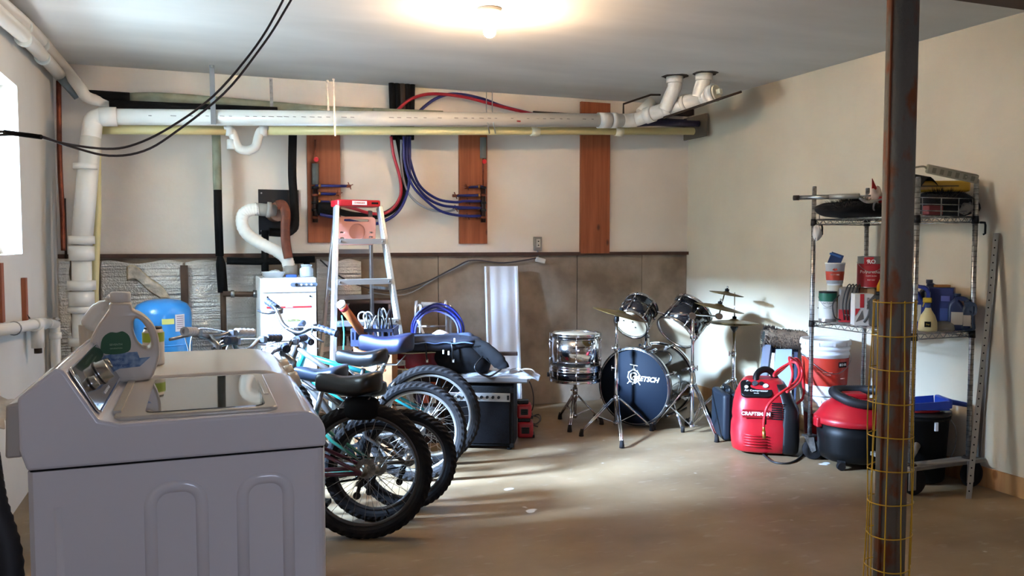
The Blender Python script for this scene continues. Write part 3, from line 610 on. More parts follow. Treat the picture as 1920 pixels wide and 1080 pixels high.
def wraplab(par, r, ang, wd, z0, z1, m, nm='label'):
    return MB().grid(lambda u, v: V((sin(ang+(u-.5)*wd/r)*r, -cos(ang+(u-.5)*wd/r)*r, z0+(z1-z0)*v)), 8, 2).build(nm, m, par)
fa_ = -radians(22)
def face_ang(p): return atan2(0-p.x, 0-p.y)   # azimuth pointing back at the camera side
ta = atan2(-(tk0.x), tk0.y)
wraplab(tk, tr+.002, ta+.18, .075, th-.155, th-.12, mat('yellow sticker', '#d9d77a', .5)); wraplab(tk, tr+.002, ta+.62, .07, th-.205, th-.095, mat('white sticker', '#dcdde2', .5))
fl = MB(); 
for i in range(7):
    z = th-.11-i*.013; fl.grid(lambda u, v: V((sin(ta+.62+(u-.5)*.05/tr)*(tr+.003), -cos(ta+.62+(u-.5)*.05/tr)*(tr+.003), z+v*.004)), 4, 1)
tag(fl.build('printed_text_lines', mat('mauve print', '#8a6f86', .6), tk), kind='stuff')
# ------------------------------------------------------------------ washer
def rrect(x0, z0, x1, z1, r, k=5, corners='all'):
    out = []
    for cxx, czz, a0, on in ((x1-r, z0+r, -pi/2, 'br'), (x1-r, z1-r, 0, 'tr'), (x0+r, z1-r, pi/2, 'tl'), (x0+r, z0+r, pi, 'bl')):
        if corners == 'all' or on in corners: out += [(cxx+r*cos(a0+pi/2*i/k), czz+r*sin(a0+pi/2*i/k)) for i in range(k+1)]
        else: out.append(((x1 if 'r' in on else x0), (z1 if 't' in on else z0)))
    return out
WX0, WX1, WY0, WY1, WT = -.385, .300, 2.17, 2.85, .925
ws = thing('washing_machine', 'white top-loading washing machine with glass lid in the left foreground', 'washing machine', ((WX0+WX1)/2, (WY0+WY1)/2, 0))
XZ = lambda y: face((0, y, 0), (1, 0, 0), (0, 0, 1))
def xzprism(b, poly, y0, y1, M=None): return b.prism(poly, y1-y0, face((0, y1, 0), (1, 0, 0), (0, 0, 1)))
body = MB(); body.prism([(WX0+.03*(1-cos(t*pi/12)), WY0+.03*(1-sin(t*pi/12))) for t in range(0, 7)][::-1]*0 + [(WX0+.012, WY0), (WX1-.03, WY0)]+[(WX1-.03+.03*sin(t*pi/10), WY0+.03-.03*cos(t*pi/10)) for t in range(1, 6)]+[(WX1, WY1), (WX0, WY1), (WX0, WY0+.012)], .795, z0=.03)
body.build('cabinet', whitee, ws, True)
MB().box(((WX0+WX1)/2, (WY0+WY1)/2, .8268), (WX1-WX0-.012, WY1-WY0-.012, .006)).build('seam_gap', blackm, ws, True)
tp_ = [(WX0, .8285), (WX1, .8285)]+[(WX1-.06+.06*cos(t*pi/16), .862+.063*sin(t*pi/16)) for t in range(0, 9)]+[(-.19, WT), (-.232, .938), (-.302, 1.060), (-.318, 1.068), (-.40, 1.0), (-.40, .88)]
b = MB(); xzprism(b, tp_, WY0, WY1); b.build('top_deck', whitee, ws, True, bevel=.008, seg=3)
for fx in (WX0+.05, WX1-.05):
    for fy in (WY0+.05, WY1-.05): MB().cyl((fx, fy, 0), (fx, fy, .035), .022, n=12).build('foot', black, ws, True)
# console face: dark glass panel
n0 = V((-.236, 0, .944)); n1 = V((-.300, 0, 1.058)); cu = (n1-n0).normalized(); cl = (n1-n0).length
Mc = face((n0.x, WY0+.025, n0.z), (0, 1, 0), cu); Mc.translation += Mc.col[2].xyz*.001*0
nrm = Mc.col[2].xyz
conm = mat('console glass', '#2a2722', .12, .3, coat=.6, col2='#3a3630', scale=2)
MB().prism(rrect(0, .004, .62, cl-.004, .02), .006, Mc).build('console_panel', conm, ws, True, bevel=.002)
fr = MB().tube([Mc @ V((x, y, .006)) for x, y in rrect(0, .003, .62, cl-.003, .02)], .0035, 6, True).build('console_trim', chrome, ws, True)
def kn(x, y, r, h, nm='dial'):
    kb = MB().lathe([(r*1.15, 0), (r*1.1, .006), (r, .008), (r*.92, h), (.001, h)], 24, Mc @ T(x, y, .006)); o = kb.build(nm, mat('satin silver', '#b9b7b2', .25, .9), ws, True)
kn(.30, cl*.5, .030, .028); kn(.12, cl*.5, .016, .016, 'knob'); kn(.46, cl*.5, .016, .016, 'knob')
for i in range(6): MB().cyl(Mc @ V((.20+.02*i, cl*.16, .006)), Mc @ V((.20+.02*i, cl*.16, .009)), .004, n=8).build('button', white, ws, True)
# lid
def P3(x, y, z): return V((x, y, z))
lidm = mat('lid frame', '#c9c2b4', .3, coat=.4)
MB().prism(rrect(-.205, WY0+.035, .185, WY1-.055, .03), .012, z0=WT-.002).build('lid_frame', lidm, ws, True, bevel=.004)
MB().prism(rrect(-.135, WY0+.065, .155, WY1-.085, .025), .0025, z0=WT+.010).build('lid_glass', mat('lid glass', '#4d4f49', .05, 0, coat=1, spec=1.0), ws, True)
MB().box((-.20, (WY0+WY1)/2, WT+.008), (.018, .5, .016)).build('lid_hinge', mat('lid hinge', '#b8b2a6', .4), ws, True)
MB().box((.168, (WY0+WY1)/2, WT+.012), (.014, .24, .006)).build('lid_handle', lidm, ws, True, bevel=.002)
# pressed shapes in the side panel
def zat(px, py): return at(px, py, Y=WY0)
for (x0, x1, yt, yb) in ((281, 378, 912, 1250), (454, 540, 896, 1250)):
    a = zat(x0, yt); b_ = zat(x1, yt); zb = .12; hw = (b_.x-a.x)/2; r = .045; zt = (a.z+b_.z)/2
    path = [(a.x, zb)]+[(a.x+r-r*cos(t*pi/12), zt-r+r*sin(t*pi/12)) for t in range(0, 7)]+[(b_.x-r+r*sin(t*pi/12), zt-r+r*cos(t*pi/12)) for t in range(0, 7)]+[(b_.x, zb)]
    MB().tube([V((x, WY0+.004, z)) for x, z in path], .017, 10, flat=.55).build('pressed_ridge', whitee, ws, True)
q0 = zat(108, 952); MB().tube([V((q0.x, WY0+.004, q0.z)), V((q0.x+.01, WY0+.004, .1))], .012, 8, flat=.5).build('pressed_ridge', whitee, ws, True)
# drain hose and bundled cable behind the washer
hx = WX0-.09
MB().tube(spline([(hx-.02, 2.30, .02), (hx-.01, 2.30, .3), (hx+.02, 2.32, .55), (hx-.02, 2.36, .72), (hx-.06, 2.5, .80)], 14), [.03+(.003 if i % 2 else 0) for i in range(57)], 12).build('drain_hose', mat('grey hose', '#2c2d30', .6), tag_=('dark grey ribbed drain hose between the washer and the left wall', 'hose'))
MB().lathe([(.034, 0), (.037, .004), (.037, .022), (.034, .026)], 16, T(hx-.012, 2.30, .30), cap=False).build('hose_clamp', mat('pale clamp', '#a9a7a4', .5), tag_=('pale clamp band around the grey drain hose', 'clamp'))
b = MB(); xzprism(b, [(-.43, .86), (-.395, .86), (-.395, .99), (-.425, .985)], 2.18, 2.8); b.build('console_back', mat('back cover', '#b9b3aa', .5), ws, True, bevel=.006)
# crumpled sheet along the wall behind the console
def sheet(u, v):
    y = 2.25+1.5*u; x = -.885+.24*v+.006*sin(u*70+v*5); z = .80-.05*v*v+.007*sin(u*83+v*9+3*sin(u*11))+.006*sin(v*19+u*37)-.03*u
    return V((x, y, z))
MB().grid(sheet, 110, 16, th=(0, 0, -.004)).build('plastic_sheet', mat('dusty sheet', '#b7ada0', .5, col2='#978d80', scale=9), tag_=('crumpled greyish sheet draped behind the washer console', 'sheet'))
# dryer
DX0, DX1, DY0, DY1, DT = -.38, .33, 2.93, 3.56, .925
dr = thing('dryer', 'white dryer standing directly behind the washing machine', 'dryer', ((DX0+DX1)/2, (DY0+DY1)/2, 0))
bm2 = mat('dryer enamel', '#d3cabf', .25, coat=.5)
b = MB(); xzprism(b, [(DX0, .03), (DX1-.02, .03), (DX1-.02, .80)]+[(DX1-.05, .80)]+[(DX0, .80)], DY0, DY1); b.build('cabinet', whitee, dr, True, bevel=.01)
pr_ = [(DX0, .805), (DX1, .805)]+[(DX1-.16*(1-cos(t*pi/16)), .805+(DT-.805)*sin(t*pi/16)) for t in range(1, 9)]+[(DX0, DT)]
b = MB(); xzprism(b, pr_, DY0, DY1); b.build('top_deck', bm2, dr, True, bevel=.01)
for (yy, zz) in ((3.06, .86), (3.24, .86), (3.42, .86)): MB().lathe([(.032, 0), (.030, .012), (.026, .03), (.001, .032)], 20, frame_z((DX1-.028, yy, zz), (1, 0, .4))).build('knob', mat('knob cream', '#cfc2ae', .4), dr, True)
MB().box((DX1-.012, 3.24, .5), (.02, .44, .44)).build('door', whitee, dr, True, bevel=.008)
for fx in (DX0+.05, DX1-.08):
    for fy in (DY0+.05, DY1-.05): MB().cyl((fx, fy, 0), (fx, fy, .035), .022, n=12).build('foot', black, dr, True)
# detergent jug
jd = at(235, 713, Z=WT+.001, ); jd = at(238, 711, Z=WT+.012)
rayd = (jd-V((0, 0, CH))); rayd.z = 0; rdir = rayd.normalized(); jr = V((rdir.y, -rdir.x, 0))
jM = face(jd, jr, (0, 0, 1))                # local x: across, y: up, z: towards the room
sc = rayd.length*.906/1550
jug = thing('detergent_jug', 'cream laundry detergent jug with a green leaf label on the washer', 'jug', M=T(jd))
WM_j = Matrix(WM[jug.name])
def J(px, py): return ((px-238)*sc*.93, (711-py)*sc)
def smooth2(p, k=4): return [(q.x, q.y) for q in spline([(a, b, 0) for a, b in p], k, True)]
outl = smooth2([J(*p) for p in ((190, 712), (178, 700), (174, 665), (174, 635), (186, 610), (200, 590), (210, 575), (212, 566), (247, 566), (252, 578), (270, 588), (288, 606), (298, 632), (299, 668), (290, 695), (282, 708), (262, 712), (225, 712.5))])
hole = smooth2([J(*p) for p in ((256, 595), (264, 597), (274, 610), (282, 630), (284, 645), (276, 652), (262, 644), (254, 625), (251, 605))])
def holed_solid(outer, holes, th, bev, M, name, m, par):
    cu_ = bpy.data.curves.new('c', 'CURVE'); cu_.dimensions = '2D'; cu_.fill_mode = 'BOTH'; cu_.extrude = th/2-bev; cu_.bevel_depth = bev; cu_.bevel_resolution = 4; cu_.offset = -bev
    for loop in [outer]+holes:
        sp = cu_.splines.new('POLY'); sp.points.add(len(loop)-1); sp.use_cyclic_u = True
        for i, (x, y) in enumerate(loop): sp.points[i].co = (x, y, 0, 1)
    o = bpy.data.objects.new('t', cu_); C.objects.link(o)
    me = bpy.data.meshes.new_from_object(o.evaluated_get(bpy.context.evaluated_depsgraph_get())); bpy.data.objects.remove(o)
    me.transform(WM[par.name].inverted() @ M); me.materials.clear(); me.materials.append(m); me.polygons.foreach_set('use_smooth', [True]*len(me.polygons))
    bb = bmesh.new(); bb.from_mesh(me); bmesh.ops.remove_doubles(bb, verts=bb.verts, dist=1e-5); bb.to_mesh(me); bb.free(); me.set_sharp_from_angle(angle=radians(60))
    r = bpy.data.objects.new(name, me); C.objects.link(r); r.parent = par; WM[r.name] = WM[par.name].copy(); return r
jplast = mat('jug plastic', '#d8cdbd', .4, coat=.15)
holed_solid(outl, [hole], .10, .009, jM, 'body', jplast, jug)
cx_, cy_ = J(230, 566); MB().lathe([(.024, -.006), (.026, 0), (.026, .004), (.022, .006)], 24, jM @ T(cx_, cy_, 0) @ rot(x=-pi/2)).build('neck', jplast, jug, True)
MB().lathe([(.0295, 0), (.0295, .026), (.027, .030), (.001, .030)], 28, jM @ T(cx_, cy_+.003, 0) @ rot(x=-pi/2)).build('cap', mat('frosted cap', '#eceae4', .4, alpha=.9), jug, True)
lf = smooth2([J(*p) for p in ((195, 655), (193, 640), (198, 626), (210, 618), (222, 619), (233, 617), (244, 626), (247, 642), (242, 655), (218, 659))], 3)
MB().prism(lf, .002, jM, .0495).build('leaf_label', mat('leaf green', '#1f5a2c', .5), jug, True)
MB().prism([J(*p) for p in ((189, 661), (225, 657), (258, 656), (262, 668), (282, 667), (262, 684), (225, 686), (205, 695), (196, 680))], .0015, jM, .0495).build('blue_label', mat('label blue', '#8fa9c4', .5, col2='#54759f', scale=60), jug, True)
MB().prism([J(*p) for p in ((200, 598), (192, 606), (190, 612), (195, 611), (200, 604))], .002, jM, .047).build('red_mark', redlet, jug, True)
x, y = J(220, 641); letters('SEVENTH', .0085, jM @ T(x, y, .052), mat('pale green print', '#9fbf98', .6), jug, world=True)
x, y = J(220, 648); letters('GENERATION', .0055, jM @ T(x, y, .052), mat('pale green print', '#9fbf98', .6), jug, world=True)
x, y = J(222, 668); letters('laundry', .012, jM @ T(x, y, .0515), mat('navy print', '#2d4d83', .6), jug, world=True); x, y = J(228, 679); letters('detergent', .012, jM @ T(x, y, .0515), mat('navy print', '#2d4d83', .6), jug, world=True)
# white bottle leaning behind it, a squat bottle and a dark bottle
q = at(188, 590, d=2.75)
wb = thing('white_bottle', 'white bottle lying tilted behind the detergent jug, catching the window light', 'bottle', (q.x, q.y, WT))
bot = at(168, 614, d=2.78); top = at(207, 562, d=2.78); dd = (top-bot)
MB().lathe([(.001, 0), (.034, .004), (.037, .02), (.036, .07), (.026, .095), (.014, .105), (.013, .118), (.001, .118)], 20, frame_z(bot, dd)).build('body', white, wb, True)
MB().cyl(bot+dd.normalized()*.112, bot+dd.normalized()*.13, .016, n=16).build('cap', white, wb, True)
MB().cyl((bot.x, bot.y, WT), bot+V((0, 0, .01)), .03, .034, n=16).build('holder_cup', mat('beige cup', '#cfc6b8', .5), wb, True)
q = at(289, 700, d=2.92); sq = thing('squat_bottle', 'small cream bottle with green and yellow label behind the jug handle', 'bottle', (q.x, q.y, DT))
MB().lathe([(.001, 0), (.034, .003), (.036, .01), (.036, .115), (.030, .13), (.001, .13)], 20, T(q.x, q.y, DT)).build('body', jplast, sq, True)
MB().lathe([(.0368, .085), (.0368, .118)], 20, T(q.x, q.y, DT), cap=False).build('label_band', mat('lime label', '#9fb23c', .5), sq, True); MB().lathe([(.030, .13), (.030, .137), (.001, .137)], 16, T(q.x, q.y, DT)).build('lid', black, sq, True)

# ------------------------------------------------------------------ step ladder
lt0 = at(666, 380, d=5.6); lb = at(699, 855, d=5.3); fdir = V((lb.x-lt0.x, lb.y-lt0.y, 0)); spread = fdir.length; fdir.normalize()
ltz = lt0.z
az = atan2(fdir.y, fdir.x)+pi/2       # local -y points along fdir
ld = thing('step_ladder', 'aluminium step ladder with red top standing open behind the bicycles', 'ladder', (lt0.x, lt0.y, 0), az)
fs_ = spread
def rail(sx, fy, z, h=None):   # front rail position at height z
    t = 1-z/ltz; return V((sx*(.145+.145*t), -fs_*t-.06, z))
for sx in (-1, 1):
    MB().bar(rail(sx, 0, 0.02), rail(sx, 0, ltz-.03), .070, .026, (1, 0, 0)).build('front_rail', alu, ld, bevel=.003)
    MB().box(rail(sx, 0, .015), (.045, .09, .03)).build('foot', black, ld, bevel=.004)
    t0_ = V((sx*.12, .05, ltz-.05)); b0_ = V((sx*.225, .34, .02))
    MB().bar(b0_, t0_, .036, .02, (1, 0, 0)).build('rear_rail', mat('alu dull', '#9c9188', .4, 1), ld, bevel=.002); MB().box(b0_+V((0, 0, -.005)), (.03, .05, .03)).build('foot', black, ld)
    for z in (1.05,): a_ = rail(sx, 0, z); tt = (ltz-.05-z)/(ltz-.07); MB().bar(a_, t0_.lerp(b0_, tt), .018, .004, (1, 0, 0)).build('spreader', steel, ld)
for z in (.31, .58, .85, 1.115, 1.38):
    w_ = rail(1, 0, z).x*2-.01; c = rail(0, 0, z); MB().box((0, c.y, z), (w_, .085, .012)).build('step', alu, ld, bevel=.002); MB().box((0, c.y-.042, z-.012), (w_, .004, .034)).build('step_nosing', alu, ld)
    for sx in (-1, 1): MB().cyl((sx*(w_/2-.02), c.y-.044, z-.012), (sx*(w_/2-.02), c.y-.049, z-.012), .007, n=10).build('rivet', steel, ld)
for z in (.25, .62, .98, 1.3):
    tt = (ltz-.05-z)/(ltz-.07); c = V((0, .05, ltz-.05)).lerp(V((0, .34, .02)), tt); wdt = 2*(.12+.105*tt); MB().bar((-wdt/2, c.y, z), (wdt/2, c.y, z), .03, .006, (0, 1, 0)).build('rear_brace', mat('alu dull', '#9c9188', .4, 1), ld)
MB().prism(rrect(-.148, -.10, .148, .085, .02), .045, z0=ltz-.03).build('top_cap', redpl, ld, bevel=.008)
MB().box((0, -.1015, ltz-.006), (.10, .002, .026)).build('top_label', white, ld); letters('DANGER', .018, face((0, -.103, ltz-.006), (1, 0, 0), (0, 0, 1)), redlet, ld)
MB().box((.105, -.102, ltz-.006), (.045, .003, .012)).build('slot', blackm, ld)
# paint tray shelf folded down under the cap
pshelf = mat('dusty pink plastic', '#c98f80', .5)
sy_ = .0; sM = face((0, -.02, ltz-.265), (1, 0, 0), (0, -.10, 1))
holed_solid(rrect(-.13, -.02, .13, .17, .03), [rrect(-.09, .138, .08, .155, .007), [(.0+.055*cos(a*pi/10), .07+.055*sin(a*pi/10)) for a in range(20)], [(-.10+.016*cos(a*pi/6), .02+.013*sin(a*pi/6)) for a in range(12)], rrect(-.115, .06, -.09, .07, .004), rrect(.085, .06, .11, .07, .004), rrect(.085, .03, .11, .04, .004)], .018, .002, WM[ld.name] @ sM, 'pail_shelf', pshelf, ld)
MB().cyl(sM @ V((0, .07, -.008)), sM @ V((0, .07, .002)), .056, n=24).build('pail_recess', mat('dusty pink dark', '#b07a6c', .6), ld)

# ------------------------------------------------------------------ bicycles
def add_wheel(root, c, R, tw, name, lit, M=None, rimcol=None, spk=28, spm=None):
    """wheel in the local XZ plane of `root`, centred at c"""
    M = M or Matrix(); F = M @ T(c) @ rot(x=pi/2)
    wh = MB(); n = 96; m_ = 12; vs_ = []
    for i in range(n):
        a = 2*pi*i/n
        for j in range(m_):
            b_ = 2*pi*j/m_; kb = (.0045 if (i+j) % 2 == 0 else -.001) if cos(b_) > .35 else 0; rr_ = tw+kb
            vs_.append(F @ V(((R-tw+rr_*cos(b_))*cos(a), (R-tw+rr_*cos(b_))*sin(a), rr_*sin(b_)*.95)))
    wh.add(vs_, [(i*m_+j, i*m_+(j+1) % m_, ((i+1) % n)*m_+(j+1) % m_, ((i+1) % n)*m_+j) for i in range(n) for j in range(m_)], False)
    w_ = wh.build(name, rubber, root)
    rr0 = R-2*tw+.006
    MB().lathe([(rr0, -.011), (rr0-.016, -.009), (rr0-.020, 0), (rr0-.016, .009), (rr0, .011), (rr0, -.011)], 64, F, cap=False).build('rim', rimcol or alu, w_)
    MB().lathe([(.001, -.05), (.007, -.05), (.007, -.034), (.022, -.032), (.022, -.028), (.012, -.026), (.012, .026), (.022, .028), (.022, .032), (.007, .034), (.007, .05), (.001, .05)], 16, F).build('hub', steel, w_)
    sp = MB()
    for i in range(spk):
        a = 2*pi*i/spk; s_ = 1 if i % 2 else -1; off = .9*(1 if (i//2) % 2 else -1)
        sp.cyl(F @ V((.020*cos(a+off), .020*sin(a+off), .030*s_)), F @ V(((rr0-.018)*cos(a), (rr0-.018)*sin(a), 0)), .0011, n=4, cap=False)
    tag(sp.build('spokes', spm or mat('spoke steel', '#b5b1a8', .3, 1), w_), kind='stuff')
    v = F @ V(((rr0-.03)*cos(4.2), (rr0-.03)*sin(4.2), 0)); MB().cyl(v, F @ V(((rr0-.065)*cos(4.2), (rr0-.065)*sin(4.2), 0)), .004, n=8).build('valve', black, w_)
    return w_
def saddle(root, sx, sz, L, W, col_, name='saddle', h=.075, tilt=0, gel=False):
    secs = []; M = T(sx, 0, sz) @ rot(y=tilt)
    for i in range(13):
        t = i/12; x = L*(.5-t) if False else (-L/2+L*t)    # rear -> nose (+x is forward)
        wd = W/2*(1-t)**.9*1.0+.020 if t > .25 else (W/2+.012)*(1-((.25-t)/.25)**2.4*.6)
        wd = max(wd, .019); tz = .018*cos(t*pi*1.6)*(1-t)+(.012 if gel else .006)
        dn = h*(.95 if t < .4 else .95-.55*(t-.4)); q = []
        for j in range(14):
            a = 2*pi*j/14; ca, sa = cos(a), sin(a)
            y = wd*math.copysign(abs(ca)**.75, ca); z = (.5*h*abs(sa)**.8 if sa > 0 else -dn*.55*abs(sa)) + tz
            z -= (.010 if (sa > .6 and t < .75 and abs(ca) < .35) else 0)
            q.append(M @ V((x, y, z)))
        secs.append(q)
    secs = [[p.lerp(sum(secs[0], V())/14, .35)+M.to_3x3() @ V((-.010, 0, 0)) for p in secs[0]]]+secs+[[p.lerp(sum(secs[-1], V())/14, .45)+M.to_3x3() @ V((.012, 0, 0)) for p in secs[-1]]]
    s_ = MB().loft(secs).build(name, col_, root, sub=1)
    for y in (-.022, .022): MB().tube([M @ V((-L*.35, y*1.4, -h*.5)), M @ V((-L*.2, y, -h*.95)), M @ V((L*.15, y, -h*.95)), M @ V((L*.38, y*.5, -h*.35))], .0035, 6).build('rail', steel, s_)
    return s_
def bike(lab, rear_px, d, R, tw, frame_m, sad, bar, wb, ang, saddle_m, opts):
    p = at(rear_px[0], rear_px[1], d=d); base = V((p.x, p.y, 0)); a = radians(90+20.7-0)  # image-left direction
    left = V((-cos(YAW), sin(YAW), 0)); az_ = atan2(left.y, left.x)+radians(ang)
    Rm = T(base) @ Matrix.Rotation(az_, 4, 'Z')
    lean = opts.get('lean', 0); Rm = Rm @ rot(x=radians(lean))
    r = thing('bicycle', lab, 'bicycle', M=Rm, group=None)
    cz = R
    sx, sz, sl, sw = sad; bx_, bz_, bw_, byaw = bar
    BB = V((wb*.40, 0, R*.93)); head_t = V((bx_-.02, 0, bz_-.10)); head_b = head_t+V((.035, 0, -.11)); fa_x = V((wb, 0, R)); RA = V((0, 0, R))
    top_seat = V((sx-.01, 0, sz-.055)); sc_ = BB.lerp(top_seat, opts.get('seatk', .66))
    MB().cyl(BB, sc_, .017, n=12).build('seat_tube', frame_m, r); MB().cyl(sc_-(sc_-BB)*.05, top_seat, .013, n=12).build('seat_post', steel if not opts.get('blackpost') else black, r)
    MB().cyl(sc_, head_t+V((0, 0, -.02)), .016, n=12).build('top_tube', frame_m, r); MB().cyl(BB, head_b, .020, n=12).build('down_tube', frame_m, r); MB().cyl(head_b, head_t, .021, n=12).build('head_tube', frame_m, r)
    for s_ in (-1, 1):
        MB().tube([RA+V((0, .062*s_, 0)), RA+V((R*.8, .045*s_, (sc_.z-R)*.55)), sc_+V((0, .018*s_, -.03))], .009, 8).build('seat_stay', frame_m, r)
        MB().tube([RA+V((0, .062*s_, 0)), RA+V((R*.7, .05*s_, -.01)), BB+V((0, .03*s_, 0))], .010, 8).build('chain_stay', frame_m, r)
    add_wheel(r, (0, 0, R), R, tw, 'rear_wheel', None, rimcol=opts.get('rim'), spm=opts.get('spm'))
    for k, rr_ in enumerate((.047, .040, .033)): MB().cyl((0, -.036-.004*k*1, R), (0, -.038-.004*k, R), rr_, n=22).build('sprocket', steel, r)
    Fr = T(BB+V((0, -.045, 0))) @ rot(x=pi/2)
    MB().lathe([(.085, -.001), (.088, 0), (.085, .001), (.070, .0015), (.068, 0), (.070, -.0015), (.085, -.001)], 36, Fr, cap=False).build('chainring', blackm, r)
    sp = MB()
    for i in range(5): q = 2*pi*i/5; sp.bar(BB+V((0, -.045, 0)), BB+V((.07*cos(q), -.045, .07*sin(q))), .012, .003, (0, 1, 0))
    sp.build('spider', black, r)
    ca = opts.get('crank', -.9)
    for s_, ph in ((-1, 0), (1, pi)):
        e_ = BB+V((.165*cos(ca+ph), s_*.065, .165*sin(ca+ph))); e_.z = max(e_.z, .05)
        MB().bar(BB+V((0, s_*.055, 0)), e_, .022, .012, (0, 1, 0)).build('crank_arm', alu, r); MB().box(e_+V((0, s_*.055, 0)), (.085, .085, .022)).build('pedal', black, r, bevel=.004)
    # chain
    cr = .043
    MB().tube([V((cr*cos(t), -.040, R+cr*sin(t))) for t in [pi/2+i*pi/8 for i in range(9)]]+[BB+V((.086*cos(t), -.045, .086*sin(t))) for t in [-pi/2+i*pi/8 for i in range(9)]], .004, 5, True).build('chain', rubber, r)
    dr_ = MB(); dr_.bar((0, -.055, R-.01), (.03, -.06, R-.075), .022, .012, (0, 1, 0)); dr_.cyl((.03, -.062, R-.075), (.03, -.052, R-.075), .018, n=12); dr_.cyl((.045, -.062, R-.13), (.045, -.052, R-.13), .018, n=12); dr_.bar((.03, -.06, R-.075), (.045, -.06, R-.13), .018, .004, (0, 1, 0)); dr_.build('derailleur', black, r)
    saddle(r, sx, sz, sl, sw, saddle_m, gel=opts.get('gel', False), h=opts.get('sh', .075))
    if opts.get('bag'):
        MB().ell((sx-.06, 0, sz-.105), (.085, .045, .055), p=.7).build('saddle_bag', blackm, r)
    # steering group
    St = T(head_t) @ Matrix.Rotation(byaw, 4, V((-.31, 0, .95))) @ T(-head_t)
    def f(p_): return St @ V(p_)
    fm = opts.get('fork', black)
    crown = head_b+V((.012, 0, -.02))
    MB().bar(f(crown+V((0, -.065, 0))), f(crown+V((0, .065, 0))), .035, .03).build('fork_crown', fm, r)
    for s_ in (-1, 1): MB().tube([f(crown+V((0, .062*s_, 0))), f(fa_x+V((-.02, .062*s_, .02))), f(fa_x+V((0, .06*s_, 0)))], .013, 10).build('fork_leg', fm, r)
    add_wheel(r, (wb, 0, R), R, tw, 'front_wheel', None, M=St, rimcol=opts.get('rim'), spm=opts.get('spm'))
    stem = V((bx_+.02, 0, bz_)); MB().tube([f(head_t), f(head_t+V((-.01, 0, .05))), f(stem)], .015, 10).build('stem', opts.get('stem', steel), r)
    hb = opts.get('rise', .05); hw = bw_/2
    bp2 = spline([(stem.x-.06, -hw, bz_+hb), (stem.x-.02, -hw*.55, bz_+hb), (stem.x, -hw*.22, bz_), (stem.x, hw*.22, bz_), (stem.x-.02, hw*.55, bz_+hb), (stem.x-.06, hw, bz_+hb)], 6)
    MB().tube([f(p_) for p_ in bp2], .0115, 10).build('handlebar', opts.get('barm', balu), r)
    for s_ in (-1, 1):
        g0 = V((stem.x-.06+.0, s_*hw, bz_+hb)); g1 = V((stem.x-.035, s_*hw*.60, bz_+hb+.001))
        gp = [f(g0.lerp(g1, i/16)) for i in range(17)]
        MB().tube(gp, [.0165+(.0035 if i % 4 < 2 else 0) for i in range(17)], 12).build('grip', opts.get('grip', bluegrip), r)
        k0 = g1.lerp(V((stem.x, s_*hw*.3, bz_)), .05)
        MB().box(f(k0+V((.0, -s_*.02, -.005))), (.035, .035, .035), St).build('brake_clamp', opts.get('lever', balu), r, bevel=.006)
        MB().tube([f(k0+V((.02, -s_*.02, -.01))), f(k0+V((.05, s_*.01, -.02))), f(k0+V((.055, s_*.06, -.03))), f(k0+V((.05, s_*.11, -.035)))], [.010, .008, .0075, .007], 8, flat=.6).build('brake_lever', opts.get('lever', balu), r)
        MB().tube(spline([f(k0+V((.02, -s_*.03, 0))), f(stem+V((.10, s_*.05, .03))), f(stem+V((.09, 0, -.10))), f(head_b+V((.02, s_*.02, -.03)))], 6), .0028, 6).build('brake_cable', greycable, r)
    # rear brake
    MB().tube([RA+V((R*.80, -.045, (sc_.z-R)*.52)), RA+V((R*.72, -.06, (sc_.z-R)*.52+.07)), RA+V((R*.66, 0, (sc_.z-R)*.52+.09)), RA+V((R*.72, .06, (sc_.z-R)*.52+.07))], .006, 6).build('rear_brake', alu, r)
    if opts.get('stand'): MB().bar((.10, .05, R*.95), (.02, .20, .01), .014, .012).build('kickstand', alu, r)
    return r
drim = mat('dark rim', '#4a4643', .45, .7); dspk = mat('dull spoke', '#928d86', .4, .8)
balu = mat('bike alloy', '#85868a', .3, 1)
maroon = mat('maroon paint', '#4b1a2b', .3, coat=.5); teal = mat('teal paint', '#1f8f98', .3, coat=.5); green = mat('green paint', '#1e6b5a', .35, coat=.4); silverp = mat('silver paint', '#5f5b57', .35, .6)
sadm = mat('saddle vinyl', '#0e0d0e', .38, coat=.05); sadn = mat('navy gel', '#0f1430', .5); sadg = mat('grey blue saddle', '#2b3442', .35)
bike('nearest bicycle, maroon frame with black saddle and saddle bag beside the washer', (682, 893), 3.74, .312, .028, maroon, (.07, .705, .29, .17), (.70, .93, .58, radians(-12)), 1.0, 0, sadm, dict(bag=True, sh=.105, rim=drim, spm=dspk, rise=.02, crank=-2.6, grip=mat('grey grip', '#a9acb0', .5), lean=3))
bike('small green bicycle, second from the washer, with a grey-blue saddle', (705, 868), 3.98, .258, .027, green, (.27, .715, .25, .15), (.63, .84, .54, radians(-10)), .90, 0, sadg, dict(rim=drim, spm=dspk, crank=.8, barm=silverp, lean=2))
bike('small silver and black bicycle in the middle of the row', (762, 877), 3.98+.18, .255, .027, silverp, (.22, .60, .22, .14), (.60, .80, .52, radians(5)), .88, 0, sadm, dict(rim=drim, spm=dspk, crank=.2, barm=black, seatk=.8, lean=2))
bike('second farthest bicycle with plain black saddle and silver handlebar', (781, 812), 4.66, .285, .027, silverp, (.31, .70, .28, .15), (.70, .885, .62, radians(55)), .98, 0, sadm, dict(sh=.095, rise=.06, crank=1.6, stem=black, lean=1))
bike('farthest bicycle, teal frame with wide navy saddle', (806, 786), 5.0, .308, .028, teal, (.26, .735, .32, .20), (.78, .80, .52, radians(20)), 1.02, 0, sadn, dict(gel=True, sh=.12, crank=.6, rise=.02, lean=-1))
